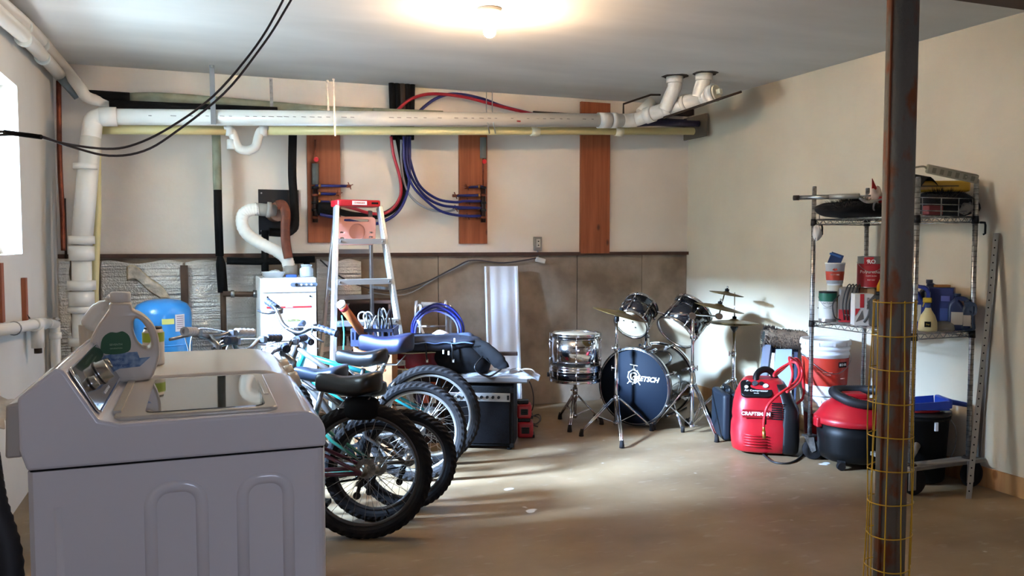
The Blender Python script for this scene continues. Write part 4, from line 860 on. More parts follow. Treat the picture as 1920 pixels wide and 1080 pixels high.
# ------------------------------------------------------------------ things piled behind the bicycles
card = mat('cardboard', '#a9774c', .8, col2='#96673f', scale=5)
def cbox(lab, x0, x1, d, z0, z1, dep, rz=0, m=None, name='cardboard_box', cat='box'):
    a = at(x0, 600, d=d); b = at(x1, 600, d=d); wd = (b-a).length; az_ = -YAW+radians(rz)
    c = (a+b)/2; o = thing(name, lab, cat, (c.x, c.y, z0), az_)
    MB().box((0, dep/2, (z1-z0)/2), (wd, dep, z1-z0)).build('body', m or card, o, bevel=.004)
    return o, wd
bx1, w1 = cbox('tall printed cardboard box under the navy crate of cables', 662, 735, 5.16, 0, .712, .24)
MB().box((0, -.002, .735/2), (.05, .003, .72)).build('packing_tape', mat('tan tape', '#b7946a', .4), bx1)
rs = MB(); rnd = random.Random(5)
for i in range(26): rs.ell((-w1*.3+w1*.6*rnd.random(), -.001, .40+.3*rnd.random()), (.006+.012*rnd.random(), .002, .006+.016*rnd.random()), n=7, k=5)
tag(rs.build('printed_spots', mat('rust print', '#a24b22', .7), bx1), kind='stuff')
# open brown shelf against the concrete, behind the ladder
a = at(632, 600, d=6.06); b = at(733, 600, d=6.06); swd = (b-a).length; c = (a+b)/2
shf = thing('wooden_shelf', 'low dark brown wooden shelf behind the step ladder', 'shelf', (c.x, c.y, 0), -YAW)
brw = mat('dark walnut', '#4a2c1c', .6, col2='#38200f', scale=6, stretch=(1, 1, .3))
MB().box((0, .13, .925), (swd+.03, .27, .022)).build('top', brw, shf)
for s_ in (-1, 1): MB().box((s_*(swd/2-.01), .13, .457), (.02, .25, .914)).build('side_panel', brw, shf)
for z in (.10, .40, .68): MB().box((0, .13, z), (swd-.042, .24, .018)).build('shelf_board', brw, shf)
MB().box((0, .248, .457), (swd-.042, .008, .90)).build('back_panel', brw, shf)
# navy crate with cables
a = at(660, 652, d=5.14); b = at(737, 652, d=5.14); cw_ = (b-a).length; c = (a+b)/2
cr = thing('plastic_crate', 'navy open plastic crate full of looped black cables', 'crate', (c.x, c.y, .714), -YAW)
navy = mat('navy plastic', '#262c46', .45)
MB().box((0, .11, .008), (cw_, .24, .014)).build('bottom', navy, cr)
for sx in (-1, 1): MB().box((sx*cw_/2, .11, .055), (.012, .24, .11)).build('side_wall', navy, cr, bevel=.002)
for yy in (-.01, .23):
    MB().box((0, yy, .02), (cw_, .012, .04)).build('side_wall', navy, cr); MB().box((0, yy, .10), (cw_, .014, .02)).build('rim_rail', navy, cr)
    for i in range(6): MB().box((-cw_/2+cw_*(i+.5)/6, yy, .065), (.012, .012, .06)).build('slat', navy, cr)
ct = at(698, 620, d=5.25); cbn = thing('cable_bundle', 'bundle of looped black and grey cables standing in the navy crate', 'cable', (ct.x, ct.y, .722))
rnd = random.Random(2)
for i in range(11):
    c = at(686+4.4*i, 622+rnd.random()*6, d=5.20+.05*rnd.random()); rx = .05+.05*rnd.random(); rz_ = .07+.035*rnd.random(); tw = rnd.random()*.9-.45
    M_ = T(c.x, c.y, max(c.z, .722+rz_+.012)) @ Matrix.Rotation(-YAW+pi/2+tw, 4, 'Z') @ rot(x=pi/2)
    pts = [M_ @ V((rx*cos(t)+.006*sin(3*t+i), rz_*sin(t), .008*sin(2*t+i))) for t in [2*pi*j/20 for j in range(20)]]
    MB().tube(pts, .0055, 7, True).build('loop', blackcable if i % 4 else greycable, cbn, True)
for i, px in enumerate((680, 690)):
    c = at(px, 588, d=5.22); M_ = T(c) @ Matrix.Rotation(-YAW, 4, 'Z') @ rot(x=pi/2)
    pts = [M_ @ V(((.028)*cos(t), .05*sin(t)-.02*(1-cos(t+pi/2)), 0)) for t in [2*pi*j/24 for j in range(24)]]
    MB().tube(pts, .005, 7, True).build('tall_loop', greycable, cbn, True)
# cardboard tube
tt = at(639, 570, d=4.95); tb = at(692, 641, d=5.22)
mt = thing('mailing_tube', 'long brown cardboard tube with red end leaning out of the navy crate', 'tube', tb)
MB().cyl(tb, tt, .026, n=18).build('body', mat('tube card', '#a9632f', .6, col2='#8c4b22', scale=9), mt, True); dv = (tb-tt).normalized()
MB().cyl(tt+dv*.02, tt+dv*.05, .0272, n=18).build('red_band', redlet, mt, True); MB().cyl(tt-dv*.004, tt+dv*.012, .0275, n=18).build('end_cap', white, mt, True)
a = at(643, 604, d=5.24); b = at(644, 656, d=5.24)
MB().tube(spline([at(641, 592, d=5.26), a, at(645, 625, d=5.24), b], 5), .0045, 7).build('turquoise_cord', mat('turquoise', '#2fb0b5', .5), tag_=('turquoise cord hanging from the ladder step', 'cord'))
# guitar lying flat, gig bags
pl1, pw1 = cbox('brown cardboard box supporting the red guitar', 760, 862, 5.75, 0, .50, .40, name='cardboard_box', m=mat('cardboard dark', '#8a6242', .8, col2='#7a5436', scale=5))
pl2, pw2 = cbox('pale cream box behind the teal bicycle wheels', 734, 768, 5.5, 0, .46, .2, m=mat('cream card', '#cdb990', .8))
fb_, _w = cbox('box of printed orange and white packets behind the middle wheels', 774, 822, 5.55, 0, .47, .15, m=mat('brown black card', '#2c1d1a', .8))
for i in range(3):
    for j in range(3): MB().box((-.05+.05*i, -.004, .22+.085*j), (.038, .006, .06)).build('packet', mat(('orange pack', 'white pack', 'violet pack')[(i+2*j) % 3], ('#c5532c', '#d9c9bb', '#4a4470')[(i+2*j) % 3], .5), fb_, bevel=.004)
gz = .535
g0 = at(800, 690, d=5.6)
gt = thing('acoustic_guitar', 'dark red guitar body with cream binding lying flat under the navy bag', 'guitar', (g0.x, g0.y, gz-.02), -YAW)
def gout(s=1):
    return [(x*s, y*s) for x, y in smooth2([(-.25, 0), (-.22, .12), (-.12, .18), (.0, .15), (.06, .125), (.14, .145), (.21, .11), (.235, 0), (.21, -.11), (.14, -.145), (.06, -.125), (0, -.15), (-.12, -.18), (-.22, -.12)], 3)]
MB().prism(gout(), .10, z0=.012).build('body', mat('guitar red', '#7d1622', .25, coat=.7, col2='#5d0f1a', scale=6), gt, bevel=.004)
MB().prism(gout(1.012), .008, z0=.005).build('binding', mat('cream binding', '#d9c79a', .4), gt); MB().prism(gout(1.012), .006, z0=.112).build('binding', mat('cream binding', '#d9c79a', .4), gt)
MB().box((.42, 0, .09), (.40, .055, .022)).build('neck', mat('dark rosewood', '#2b1a14', .5), gt, bevel=.004)
MB().prism([(-.22, -.2), (.15, -.2), (.2, .1), (-.2, .16)], .01, z0=-.012).build('black_folder', black, gt) if False else None
p = at(770, 700, d=5.52); MB().box((p.x, p.y+.12, .512), (.34, .20, .02), Matrix.Rotation(-YAW, 3, 'Z').to_4x4()).build('black_folder', mat('black card', '#1a1718', .6), tag_=('flat black folder between the brown box and the red guitar', 'folder'), bevel=.003)
bagm = mat('black nylon', '#070709', .85, bump=.4, bscale=9, col2='#0d0d10', spec=.2, scale=5); navyb = mat('navy nylon', '#151a29', .7, bump=.3, bscale=9)
def blob(lab, name, cat, px0, py0, px1, py1, d, dep, m, wob=.06, p=.8, seed=1, tilt=0, parts=()):
    a = at(px0, py1, d=d); b = at(px1, py0, d=d); wd = (V((a.x, a.y, 0))-V((b.x, b.y, 0))).length; hz = b.z-a.z; c = (a+b)/2
    o = thing(name, lab, cat, (c.x, c.y, a.z), -YAW)
    s_ = MB().ell((0, 0, hz/2), (wd/2, dep/2, hz/2), M=T(0, 0, hz/2) @ rot(y=radians(tilt)) @ T(0, 0, -hz/2), n=40, k=22, p=p, wob=wob, seed=seed).build('body', m, o)
    return o, wd, hz
nb, nw, nh = blob('navy guitar gig bag lying over the red guitar', 'gig_bag', 'bag', 715, 627, 900, 654, 5.55, .36, navyb, wob=.05, p=.6, seed=4)
for x in (-.22, -.02, .15): MB().tube(spline([(x, -.17, nh*.7), (x+.01, -.19, nh*.3), (x+.01, -.19, -.02), (x+.015, -.185, -.05)], 4), .006, 6).build('strap', black, nb); MB().box((x+.015, -.186, -.055), (.012, .008, .02)).build('zip_pull', lightlet, nb)
MB().tube([(-nw*.45+nw*.9*i/30, -.165-.02*sin(pi*i/30), nh*.62+.004*sin(i)) for i in range(31)], .004, 6).build('zip', mat('bluish piping', '#56688a', .5), nb)
kb, kw, kh = blob('black guitar gig bag slumped on top of the wrapped tray', 'gig_bag', 'bag', 812, 634, 925, 701, 5.55, .32, bagm, wob=.07, p=.85, seed=6, tilt=16)
nk = at(890, 650, d=5.45); ne = at(940, 683, d=5.4)
iv = WM[kb.name].inverted()
MB().tube([iv @ q for q in spline([at(860, 645, d=5.45), nk, at(915, 660, d=5.42), ne, at(944, 690, d=5.4)], 6)], [.05]*6+[.055]*6+[.05]*6+[.04]*6+[.02], 14, flat=.6).build('neck_sleeve', bagm, kb)
MB().tube([iv @ q for q in spline([at(905, 668, d=5.38), at(890, 690, d=5.33), at(915, 706, d=5.33), at(940, 692, d=5.36)], 6)], .006, 6).build('strap', black, kb)
for q in ((852, 638), (841, 662), (831, 660)): c = iv @ at(q[0], q[1], d=5.31); MB().box(c, (.010, .006, .026)).build('zip_pull', lightlet, kb)
ob, ow, oh = blob('slate blue rounded hood of a folded bag beside the blue coil', 'folded_bag', 'bag', 852, 624, 892, 652, 5.62, .2, mat('slate nylon', '#3b475f', .6), wob=.03, seed=9)
MB().tube(ring_pts((0, 0, 0), .075, 20, T(0, -.07, oh*.1) @ rot(x=pi/2), .2, pi-.2), .006, 6).build('piping', blackm, ob)
q = at(825, 628, d=5.6); MB().ell((q.x, q.y, q.z), (.06, .04, .03), wob=.15, seed=3).build('white_cloth', mat('white cloth', '#dedde0', .8), tag_=('crumpled white cloth on top of the navy gig bag', 'cloth'))
# hand truck frame and blue coil
tubm = mat('dull tube', '#9a9088', .35, .9)
htr = thing('hand_truck', 'folding metal hand cart leaning on the concrete behind the blue coil', 'hand truck', at(812, 700, d=5.9))
def loopf(x0, x1, y0, y1, d, r, nm, m=tubm): MB().tube(P([(x0, y1), (x0, y0+14), (x0+4, y0+2), (x0+14, y0), (x1-14, y0), (x1-4, y0+2), (x1, y0+14), (x1, y1)], d=d, k=4), r, 10).build(nm, m, htr, True)
loopf(780, 838, 572, 850, 5.95, .013, 'outer_frame'); loopf(788, 845, 579, 850, 5.90, .009, 'inner_frame', alu)
for y in (612, 650): MB().cyl(at(780, y, d=5.95), at(838, y, d=5.95), .009, n=10).build('cross_bar', tubm, htr, True)
MB().cyl(at(790, 571, d=5.95), at(828, 571, d=5.95), .018, n=12).build('foam_grip', mat('worn foam', '#5a4c40', .8), htr, True)
b0 = at(812, 700, d=5.9); MB().box((b0.x, b0.y-.1, .03), (.32, .22, .012), Matrix.Rotation(-YAW, 3, 'Z').to_4x4()).build('toe_plate', tubm, htr, True)
for s_ in (-1, 1): c = V((b0.x, b0.y, .085))+RT*(.19*s_); MB().cyl(c-RT*.018, c+RT*.018, .08, n=20).build('wheel', rubber, htr, True)
tcl = thing('tube_coil', 'coil of blue tubing hung upright on the hand cart', 'tube coil', at(820, 634, d=5.75))
for i in range(12):
    r = (.150, .168, .183, .160)[i % 4]; c = at(819+(i*5) % 4, 634, d=5.72+.012*i); c.z = .735+.006*(i % 3)
    M_ = T(c) @ Matrix.Rotation(-YAW, 4, 'Z') @ rot(x=pi/2+.12)
    MB().tube([M_ @ V((r*cos(t), r*sin(t)*1.02+.006*sin(4*t+i), .003*sin(3*t+i))) for t in [2*pi*j/40 for j in range(40)]], .0062, 8, True).build('turn', bluepex if i % 3 else mat('violet tube', '#5a60b8', .35), tcl, True)
MB().bar(at(783, 600, d=5.66), at(797, 632, d=5.62), .016, .003, (0, -1, 0)).build('zip_tie', mat('pale tie', '#cfd0da', .5), tag_=('pale strap tying the left side of the blue coil', 'strap'))
# amplifier
ad = 5.42; a = at(845, 847, d=ad); b = at(963, 843, d=5.36); wd = .46
az_ = -YAW-radians(6)
R_ = V((cos(az_), sin(az_), 0)); corner = V((b.x, b.y, 0)); ah = at(963, 724, d=5.36).z; cc = corner-R_*wd/2
am = thing('guitar_amplifier', 'black guitar amplifier with silver control strip standing beside the rear bicycle wheel', 'amplifier', (cc.x, cc.y, 0), az_)
MB().box((0, .12, ah/2+.01), (wd, .24, ah-.02)).build('cabinet', mat('black tolex', '#080707', .8, spec=.25, bump=.3, bscale=120), am, bevel=.010)
MB().box((0, -.004, ah*.40+.02), (wd-.05, .012, ah*.70)).build('grille_cloth', mat('grille cloth', '#0a0809', .95, spec=.15, bump=.5, bscale=300), am, bevel=.003)
MB().box((0, -.006, ah-.075), (wd-.045, .012, .055)).build('control_strip', mat('silver strip', '#b3b0ab', .35, .7), am, bevel=.002)
for i in range(9): MB().cyl((-.17+.038*i, -.012, ah-.073), (-.17+.038*i, -.028, ah-.073), .0095, n=14).build('knob', black, am)
MB().box((.195, -.014, ah-.075), (.014, .008, .03)).build('switch', black, am)
letters('vypyr', .026, face((-.17, -.013, ah-.06), (1, 0, 0), (0, 0, 1)), blacklet, am) if False else None
for sx in (-1, 1):
    for yy in (.02, .22): MB().cyl((sx*(wd/2-.03), yy, 0), (sx*(wd/2-.03), yy, .012), .015, n=10).build('foot', rubber, am)
    for zz in (.03, ah-.03): MB().box((sx*(wd/2-.012), .004, zz), (.03, .014, .03)).build('corner_guard', black, am, bevel=.005)
MB().tube(spline([(-.08, .12, ah), (-.07, .12, ah+.012), (.07, .12, ah+.012), (.08, .12, ah)], 5), .008, 8).build('handle', black, am)
# wrapped tray on the amp
wt = at(930, 715, d=5.42)
wr = thing('wrapped_tray', 'grey flat tray in clear plastic wrap resting on the amplifier', 'tray', (wt.x, wt.y+.06, ah+.014), az_)
MB().box((0, 0, .03), (.50, .26, .045)).build('tray', mat('smoky grey', '#56514e', .3, coat=.5), wr, bevel=.012)
MB().grid(lambda u, v: V((-.29+.60*u, -.15+.30*v, .058+.010*sin(u*21+v*9)+.006*sin(v*31+u*13)-.05*max(0, u-.85)*4)), 34, 16).build('plastic_wrap', mat('film', '#dfe3e8', .15, alpha=.25), wr)
for x in (.1, .17): MB().tube(spline([(x, .05, .05), (x+.03, -.02, .085), (x+.09, -.05, .09), (x+.12, -.03, .065)], 5), .004, 6).build('tie_cord', mat('grey rope', '#8c867d', .8), wr)
# red battery tools behind the amp
for i, (px, py, lab, sz) in enumerate(((983, 752, 'upper red cordless tool stacked beside the amplifier', (.10, .12, .10)), (985, 782, 'lower red and black tool on the floor beside the amplifier', (.11, .12, .11)))):
    q = at(px, py+18, d=5.75); z0 = .0 if i else .135
    t_ = thing('cordless_tool', lab, 'tool', (q.x, q.y, z0), -YAW)
    MB().box((0, 0, sz[2]/2), sz).build('housing', redpl, t_, bevel=.015, seg=3); MB().box((-.01, 0, sz[2]+.012), (sz[0]*.8, .07, .025)).build('top_grip', black, t_, bevel=.006)
    MB().box((0, -sz[1]/2-.002, sz[2]*.5), (sz[0]*.5, .006, sz[2]*.4)).build('dark_panel', black, t_); MB().box((.02, 0, .012), (sz[0]*.8, .11, .02)).build('base', black, t_)
    for k in range(3): MB().box((0, -sz[1]/2-.006, sz[2]*.35+.015*k), (.035, .003, .005)).build('vent_rib', blackm, t_)
cab = [[(968, 705), (990, 712), (1000, 740), (998, 768), (985, 776)], [(985, 790), (1005, 795), (1012, 785), (1000, 780), (988, 792), (1008, 800)], [(990, 785), (1010, 778), (1013, 790), (996, 800)]]
for i, p in enumerate(cab): 
    pts = P(p, d=5.9) if i == 0 else [V((at(x, y, Z=.012).x, at(x, y, Z=.012).y, .008+.004*i)) for x, y in p]
    MB().tube(spline(pts, 3) if i else pts, .0045, 6).build('floor_cable', blackcable, tag_=(('black cable arching down past the red tools', 'tangled black cable on the floor right of the red tools', 'short loop of black cable on the floor near the concrete wall')[i], 'cable'))
# white corrugated panel
a = at(917, 500, Y=6.20); b = at(977, 500, Y=6.20); pw = (b.x-a.x)
wp = thing('ribbed_sheet', 'tall white ribbed panel leaning on the concrete behind the gig bags', 'panel', ((a.x+b.x)/2, 6.20, 0))
MB().grid(lambda u, v: V((-pw/2+pw*u, .10*v+.004*sin(u*pi*5)-.012*(u < .06)-.012*(u > .94), (a.z)*v)), 50, 3, th=(0, .004, 0)).build('sheet', mat('white sheet', '#d3d1d2', .45), wp)
for s_ in (-1, 1): MB().bar((s_*pw/2, -.005, 0), (s_*pw/2, .095, a.z), .012, .012, (0, 1, 0)).build('edge_lip', white, wp)
# wall outlet with transformer and cable
oc = at(1008, 457, Y=YB-.01)
ol = thing('wall_outlet', 'grey metal outlet box on the back wall above the sill', 'outlet', (oc.x, YB, oc.z))
MB().box((0, -.012, 0), (.07, .024, .115)).build('box', mat('grey steel', '#8a857e', .5, .5), ol, bevel=.004); MB().box((0, -.026, .005), (.035, .006, .07)).build('socket', mat('ivory', '#bdb5a8', .5), ol, bevel=.002)
for z in (.02, -.012): MB().box((0, -.030, z), (.012, .002, .008)).build('slot', blackm, ol)
MB().tube([(0, -.01, -.055), (.004, -.012, -.12)], .006, 8).build('cable_tail', greycable, ol)
q = at(1013, 488, Y=YB-.03); MB().box(q, (.085, .03, .04), rot(y=.25)).build('adapter', mat('white adapter', '#c9c3b8', .5), bevel=.006, tag_=('small pale plug adapter hanging below the outlet', 'adapter'))
MB().tube(P([(600, 487), (640, 520), (690, 540), (745, 545), (800, 528), (850, 503), (885, 488), (945, 493), (1005, 484)], Y=YB-.03, k=6), .006, 7).build('wall_cable', mat('brown cable', '#3a3234', .5), tag_=('dark cable drooping along the concrete wall from the outlet', 'cable'))
MB().tube(P([(690, 548), (760, 552), (820, 520), (880, 490)], Y=YB-.028, k=6), .005, 7).build('wall_cable', greycable, tag_=('thinner grey cable drooping along the concrete wall behind the ladder', 'cable'))
MB().box(at(727, 615, d=5.98), (.07, .02, .16), rot(y=.05)).build('orange_card', mat('orange brown card', '#a3542a', .7), tag_=('orange-brown card standing against the concrete, right of the ladder', 'card')) if False else None

# ------------------------------------------------------------------ drum kit
shellb = mat('black lacquer', '#0c0c0f', .12, coat=1); headw = mat('drum head', '#a8977f', .4, alpha=1); headc = mat('smoky head', '#7d7468', .35)
def hoop(par, r, z, M, m=chrome, wd=.02): return MB().lathe([(r, z-wd/2), (r+.010, z-wd/2), (r+.006, z-wd/2+.004), (r+.006, z+wd/2-.004), (r+.010, z+wd/2), (r, z+wd/2), (r, z-wd/2)], 48, M, cap=False).build('hoop', m, par, True)
def drum(par, M, r, dep, nl, top, bot, shell=shellb, hm=chrome, lugl=.05, names=('batter_head', 'resonant_head'), split=True):
    MB().lathe([(r, .006), (r, dep-.006), (r-.008, dep-.006), (r-.008, .006), (r, .006)], 56, M, cap=False).build('shell', shell, par, True)
    MB().lathe([(.001, dep+.002), (r-.006, dep+.002), (r+.001, dep-.004)], 48, M, cap=False).build(names[0], top, par, True); MB().lathe([(.001, -.002), (r-.006, -.002), (r+.001, .004)], 48, M, cap=False).build(names[1], bot, par, True)
    hoop(par, r+.002, dep+.003, M, hm); hoop(par, r+.002, -.003, M, hm)
    for i in range(nl):
        a = 2*pi*(i+.5)/nl; x, y = cos(a), sin(a); b = MB()
        for z0, z1 in (((dep-.03, dep*.5+.02), (.03, dep*.5-.02)) if split and dep > .15 else ((dep*.5+.02, dep*.5-.02),)):
            b.cyl(M @ V((x*(r+.009), y*(r+.009), z0)), M @ V((x*(r+.009), y*(r+.009), z0+(z1-z0)*.45)), .008, n=10)
        b.cyl(M @ V((x*(r+.012), y*(r+.012), -.008)), M @ V((x*(r+.012), y*(r+.012), dep+.012)), .0028, n=6)
        b.build('lug', chrome, par, True)
# bass drum
bd = thing('bass_drum', 'black bass drum with white emblem on its front head', 'drum', (0, 0, 0), M=T(at(1190, 790, d=6.2).x, at(1190, 790, d=6.2).y, 0))
rB = .277; fc = at(1189, 731, d=6.03); fc.z = rB+.028; va = radians(8.3+27); axd = (FW*cos(va)+RT*sin(va)).normalized()
Mb = frame_z(fc, axd); hup = V((0, 0, 1))
MB().lathe([(rB, .02), (rB, .42)], 64, Mb, cap=False).build('shell', shellb, bd, True)
headbk = mat('bass head', '#0b131e', .7, spec=.12)
MB().lathe([(.001, -.004), (rB-.006, -.004), (rB, .004)], 64, Mb, cap=False).build('front_head', headbk, bd, True); MB().lathe([(.001, .444), (rB-.006, .444), (rB, .436)], 64, Mb, cap=False).build('rear_head', headw, bd, True)
for z, m in ((.008, shellb), (.432, chrome)): MB().lathe([(rB+.001, z-.022), (rB+.012, z-.022), (rB+.012, z+.022), (rB+.001, z+.022), (rB+.001, z-.022)], 64, Mb, cap=False).build('hoop', m if z > .1 else mat('hoop black', '#16171b', .2, coat=1), bd, True)
MB().lathe([(rB-.004, -.016), (rB+.002, -.018), (rB+.002, -.012)], 64, Mb, cap=False).build('hoop_edge', chrome, bd, True)
for i in range(8):
    a = 2*pi*(i+.5)/8; x, y = cos(a), sin(a)
    for zz, s_ in ((.03, 1), (.41, -1)):
        b = MB(); b.cyl(Mb @ V((x*(rB+.014), y*(rB+.014), zz-.03*s_)), Mb @ V((x*(rB+.012), y*(rB+.012), zz+.09*s_)), .004, n=6); b.cyl(Mb @ V((x*(rB+.010), y*(rB+.010), zz+.05*s_)), Mb @ V((x*(rB+.010), y*(rB+.010), zz+.10*s_)), .012, n=10)
        b.bar(Mb @ V((x*(rB+.018), y*(rB+.018), zz-.035*s_)), Mb @ V((x*(rB+.004), y*(rB+.004), zz-.035*s_)), .03, .012); b.build('claw_lug', chrome, bd, True)
# legs of the bass drum
rtv = Mb.to_3x3().col[0].normalized()
for s_ in (-1, 1):
    hz = V((rtv.x, rtv.y, 0)).normalized()*s_; p0 = fc+axd*.12+hz*rB*.9+V((0, 0, -.10)); p1 = p0+hz*.11-axd*.06; p1.z = .012
    MB().cyl(p0, p1, .009, n=10).build('spur', chrome, bd, True); MB().cyl(p1+V((0, 0, .03)), V((p1.x, p1.y, 0)), .014, n=10).build('rubber_foot', rubber, bd, True)
# emblem
up_b = V((0, 0, 1)); rgt = axd.cross(up_b).normalized(); rgt = rgt if rgt.dot(RT) > 0 else -rgt
Me = face(fc-axd*.0075, rgt, up_b)
emb = MB(); ec = (.0, .075)
def arc(b, c, r, w_, a0, a1, n=26): 
    for i in range(n):
        t0 = a0+(a1-a0)*i/n; t1 = a0+(a1-a0)*(i+1)/n
        b.prism([(c[0]+(r-w_/2)*cos(t0), c[1]+(r-w_/2)*sin(t0)), (c[0]+(r+w_/2)*cos(t0), c[1]+(r+w_/2)*sin(t0)), (c[0]+(r+w_/2)*cos(t1), c[1]+(r+w_/2)*sin(t1)), (c[0]+(r-w_/2)*cos(t1), c[1]+(r-w_/2)*sin(t1))], .0012, Me)
def ln(b, p, q, w_): d_ = V((q[0]-p[0], q[1]-p[1], 0)).normalized(); n_ = V((-d_.y, d_.x, 0))*w_/2; b.prism([(p[0]-n_.x, p[1]-n_.y), (q[0]-n_.x, q[1]-n_.y), (q[0]+n_.x, q[1]+n_.y), (p[0]+n_.x, p[1]+n_.y)], .0012, Me)
arc(emb, ec, .046, .006, 0, 2*pi, 36); arc(emb, ec, .026, .011, .5, 2*pi-.9, 24); ln(emb, (ec[0]+.004, ec[1]-.004), (ec[0]+.032, ec[1]-.004), .010); ln(emb, (ec[0]+.028, ec[1]-.004), (ec[0]-.012, ec[1]-.062), .011)
for sx in (-1, 1): ln(emb, (ec[0]+sx*.034, ec[1]-.036), (ec[0]+sx*.052, ec[1]-.058), .005)
ln(emb, (ec[0], ec[1]+.046), (ec[0], ec[1]+.082), .005); ln(emb, (ec[0]-.030, ec[1]+.086), (ec[0]+.030, ec[1]+.080), .004); ln(emb, (ec[0]-.012, ec[1]+.054), (ec[0]+.012, ec[1]+.054), .006)
for k in range(8): a = k*pi/4+.2; ln(emb, (ec[0]+.046*cos(a), ec[1]+.046*sin(a)), (ec[0]+.054*cos(a), ec[1]+.054*sin(a)), .008)
emb.build('emblem', lightlet, bd, True)
letters('GRETSCH', .050, Me @ T(.088, .062, .0014) @ rot(z=.0), lightlet, bd, world=True, shear=.35, bold=.0012)
# toms on the bass drum mount
tmc = at(1213, 590, d=6.22)
tms = thing('tom_mount', 'chrome double tom post rising from the bass drum', 'drum mount', (tmc.x, tmc.y, 2*rB+.04))
bt_ = fc+axd*.2; bt_.z = fc.z+rB-.004
MB().lathe([(.04, 0), (.038, .012), (.022, .03), (.020, .06), (.016, .065), (.016, .07)], 20, T(bt_)).build('base', chrome, tms, True)
topm = V((bt_.x, bt_.y, at(1213, 578, d=6.2).z)); MB().cyl(bt_+V((0, 0, .05)), topm, .013, n=16).build('post', chrome, tms, True)
for z in (.07, .16): MB().cyl(bt_+V((0, 0, z)), bt_+V((0, 0, z+.03)), .020, n=16).build('clamp', chrome, tms, True); MB().cyl(bt_+V((0, 0, z+.015)), bt_+V((0, 0, z+.015))-FW*.05, .006, n=8).build('wing_bolt', chrome, tms, True)
MB().box(topm, (.06, .05, .05)).build('block', chrome, tms, True, bevel=.008)
def tomaxis(name, lab, pbot, dbot, ptop, dtop, r, nl):
    c0 = at(*pbot, d=dbot); c1 = at(*ptop, d=dtop); ax = c1-c0; dep = ax.length; M_ = frame_z(c0, ax)
    o = thing(name, lab, 'drum', c0); drum(o, M_, r, dep, nl, headc, headw)
    MB().tube([topm, topm.lerp((c0+c1)/2, .5)+V((0, 0, -.0)), (c0+c1)/2-(((c0+c1)/2-topm).normalized())*(r*.9)], .009, 8).build('mount_arm', chrome, o, True)
    return o, M_
t1, M1 = tomaxis('tom_drum', 'smaller left black tom tilted with its pale lower head showing', (1183, 607), 6.10, (1202, 576), 6.24, .122, 6)
for (x, y) in ((-.02, .02), (.05, .03), (-.03, -.03)): MB().cyl(M1 @ V((x, y, -.0035)), M1 @ V((x, y, -.0055)), .006, n=8).build('head_mark', blacklet, t1, True)
t2, M2 = tomaxis('tom_drum', 'larger right black tom tilted towards the hi-hat', (1267, 622), 6.14, (1299, 582), 6.24, .150, 6)
# stands
def tripod(par, c, hz, feet, low=None, mh=.30, r=.0095, dbl=True, hub=.09):
    """feet: floor points; c: pole centre on floor; legs leave a collar at hz"""
    col_ = V((c.x, c.y, hz)); lo_ = V((c.x, c.y, low or .06))
    MB().cyl(col_+V((0, 0, -.02)), col_+V((0, 0, .02)), .021, n=14).build('leg_collar', chrome, par, True); MB().cyl(lo_+V((0, 0, -.012)), lo_+V((0, 0, .012)), .019, n=14).build('brace_collar', chrome, par, True)
    for f_ in feet:
        f_ = V(f_); dr_ = V((f_.x-c.x, f_.y-c.y, 0)); side = V((-dr_.y, dr_.x, 0)).normalized()*.011; b = MB()
        sh = col_+dr_*.10
        for s_ in ((-1, 1) if dbl else (0,)): b.tube([sh+side*s_, f_+V((0, 0, .03))+side*s_*.5], .0065, 8)
        b.bar(col_, sh, .03, .012)
        mid = sh.lerp(f_+V((0, 0, .03)), .52)
        for s_ in (-1, 1): b.bar(lo_+side*s_*.7, mid+side*s_*.8, .010, .003, (0, 0, 1))
        lg = b.build('leg', chrome, par, True)
        e_ = (f_+V((0, 0, .03))-sh).normalized()
        MB().tube([f_+V((0, 0, .045))-e_*.01, f_+V((0, 0, .02)), f_+V((0, 0, .001))], [.012, .016, .018], 10).build('rubber_foot', rubber, lg, True)
def fl(px, py): q = at(px, py, Z=0); return V((q.x, q.y, 0))
def wing(par, c, dir_): b = MB(); b.cyl(c, c+dir_*.035, .006, n=8); b.bar(c+dir_*.035+V((0, 0, -.018)), c+dir_*.035+V((0, 0, .018)), .008, .005, dir_); b.build('wing_bolt', chrome, par, True)
# snare pair
sn = fl(1078, 796); sd_ = (sn).dot(FW)
ss = thing('drum_stand', 'chrome basket stand carrying the chrome drum', 'stand', sn)
zb_ = at(1078, 712, d=sd_).z; MB().cyl(sn+V((0, 0, .05)), V((sn.x, sn.y, zb_-.01)), .013, n=14).build('pole', chrome, ss, True); wing(ss, V((sn.x, sn.y, .26)), -RT)
MB().cyl((sn.x, sn.y, .24), (sn.x, sn.y, .28), .019, n=14).build('height_clamp', chrome, ss, True)
tripod(ss, sn, .22, [fl(1050, 786), fl(1068, 810), fl(1128, 796)], .07)
for a in (2.6, -1.2, .7):
    q = V((cos(a), sin(a), 0)); b = MB(); b.tube([V((sn.x, sn.y, zb_-.02)), V((sn.x, sn.y, zb_-.005))+q*.17, V((sn.x, sn.y, zb_+.03))+q*.20], .007, 8); lg = b.build('basket_arm', chrome, ss, True); MB().cyl(V((sn.x, sn.y, zb_+.02))+q*.20, V((sn.x, sn.y, zb_+.05))+q*.20, .012, n=8).build('rubber_grip', rubber, lg, True)
zmid = at(1078, 687, d=sd_).z; zt_ = at(1078, 624, d=sd_).z; rS = .178
lo_d = thing('snare_drum', 'shallow black snare drum at the bottom of the stacked pair', 'drum', (sn.x, sn.y, zb_)); drum(lo_d, T(sn.x, sn.y, zb_+.008) , rS, zmid-zb_-.026, 8, headw, headw, split=False)
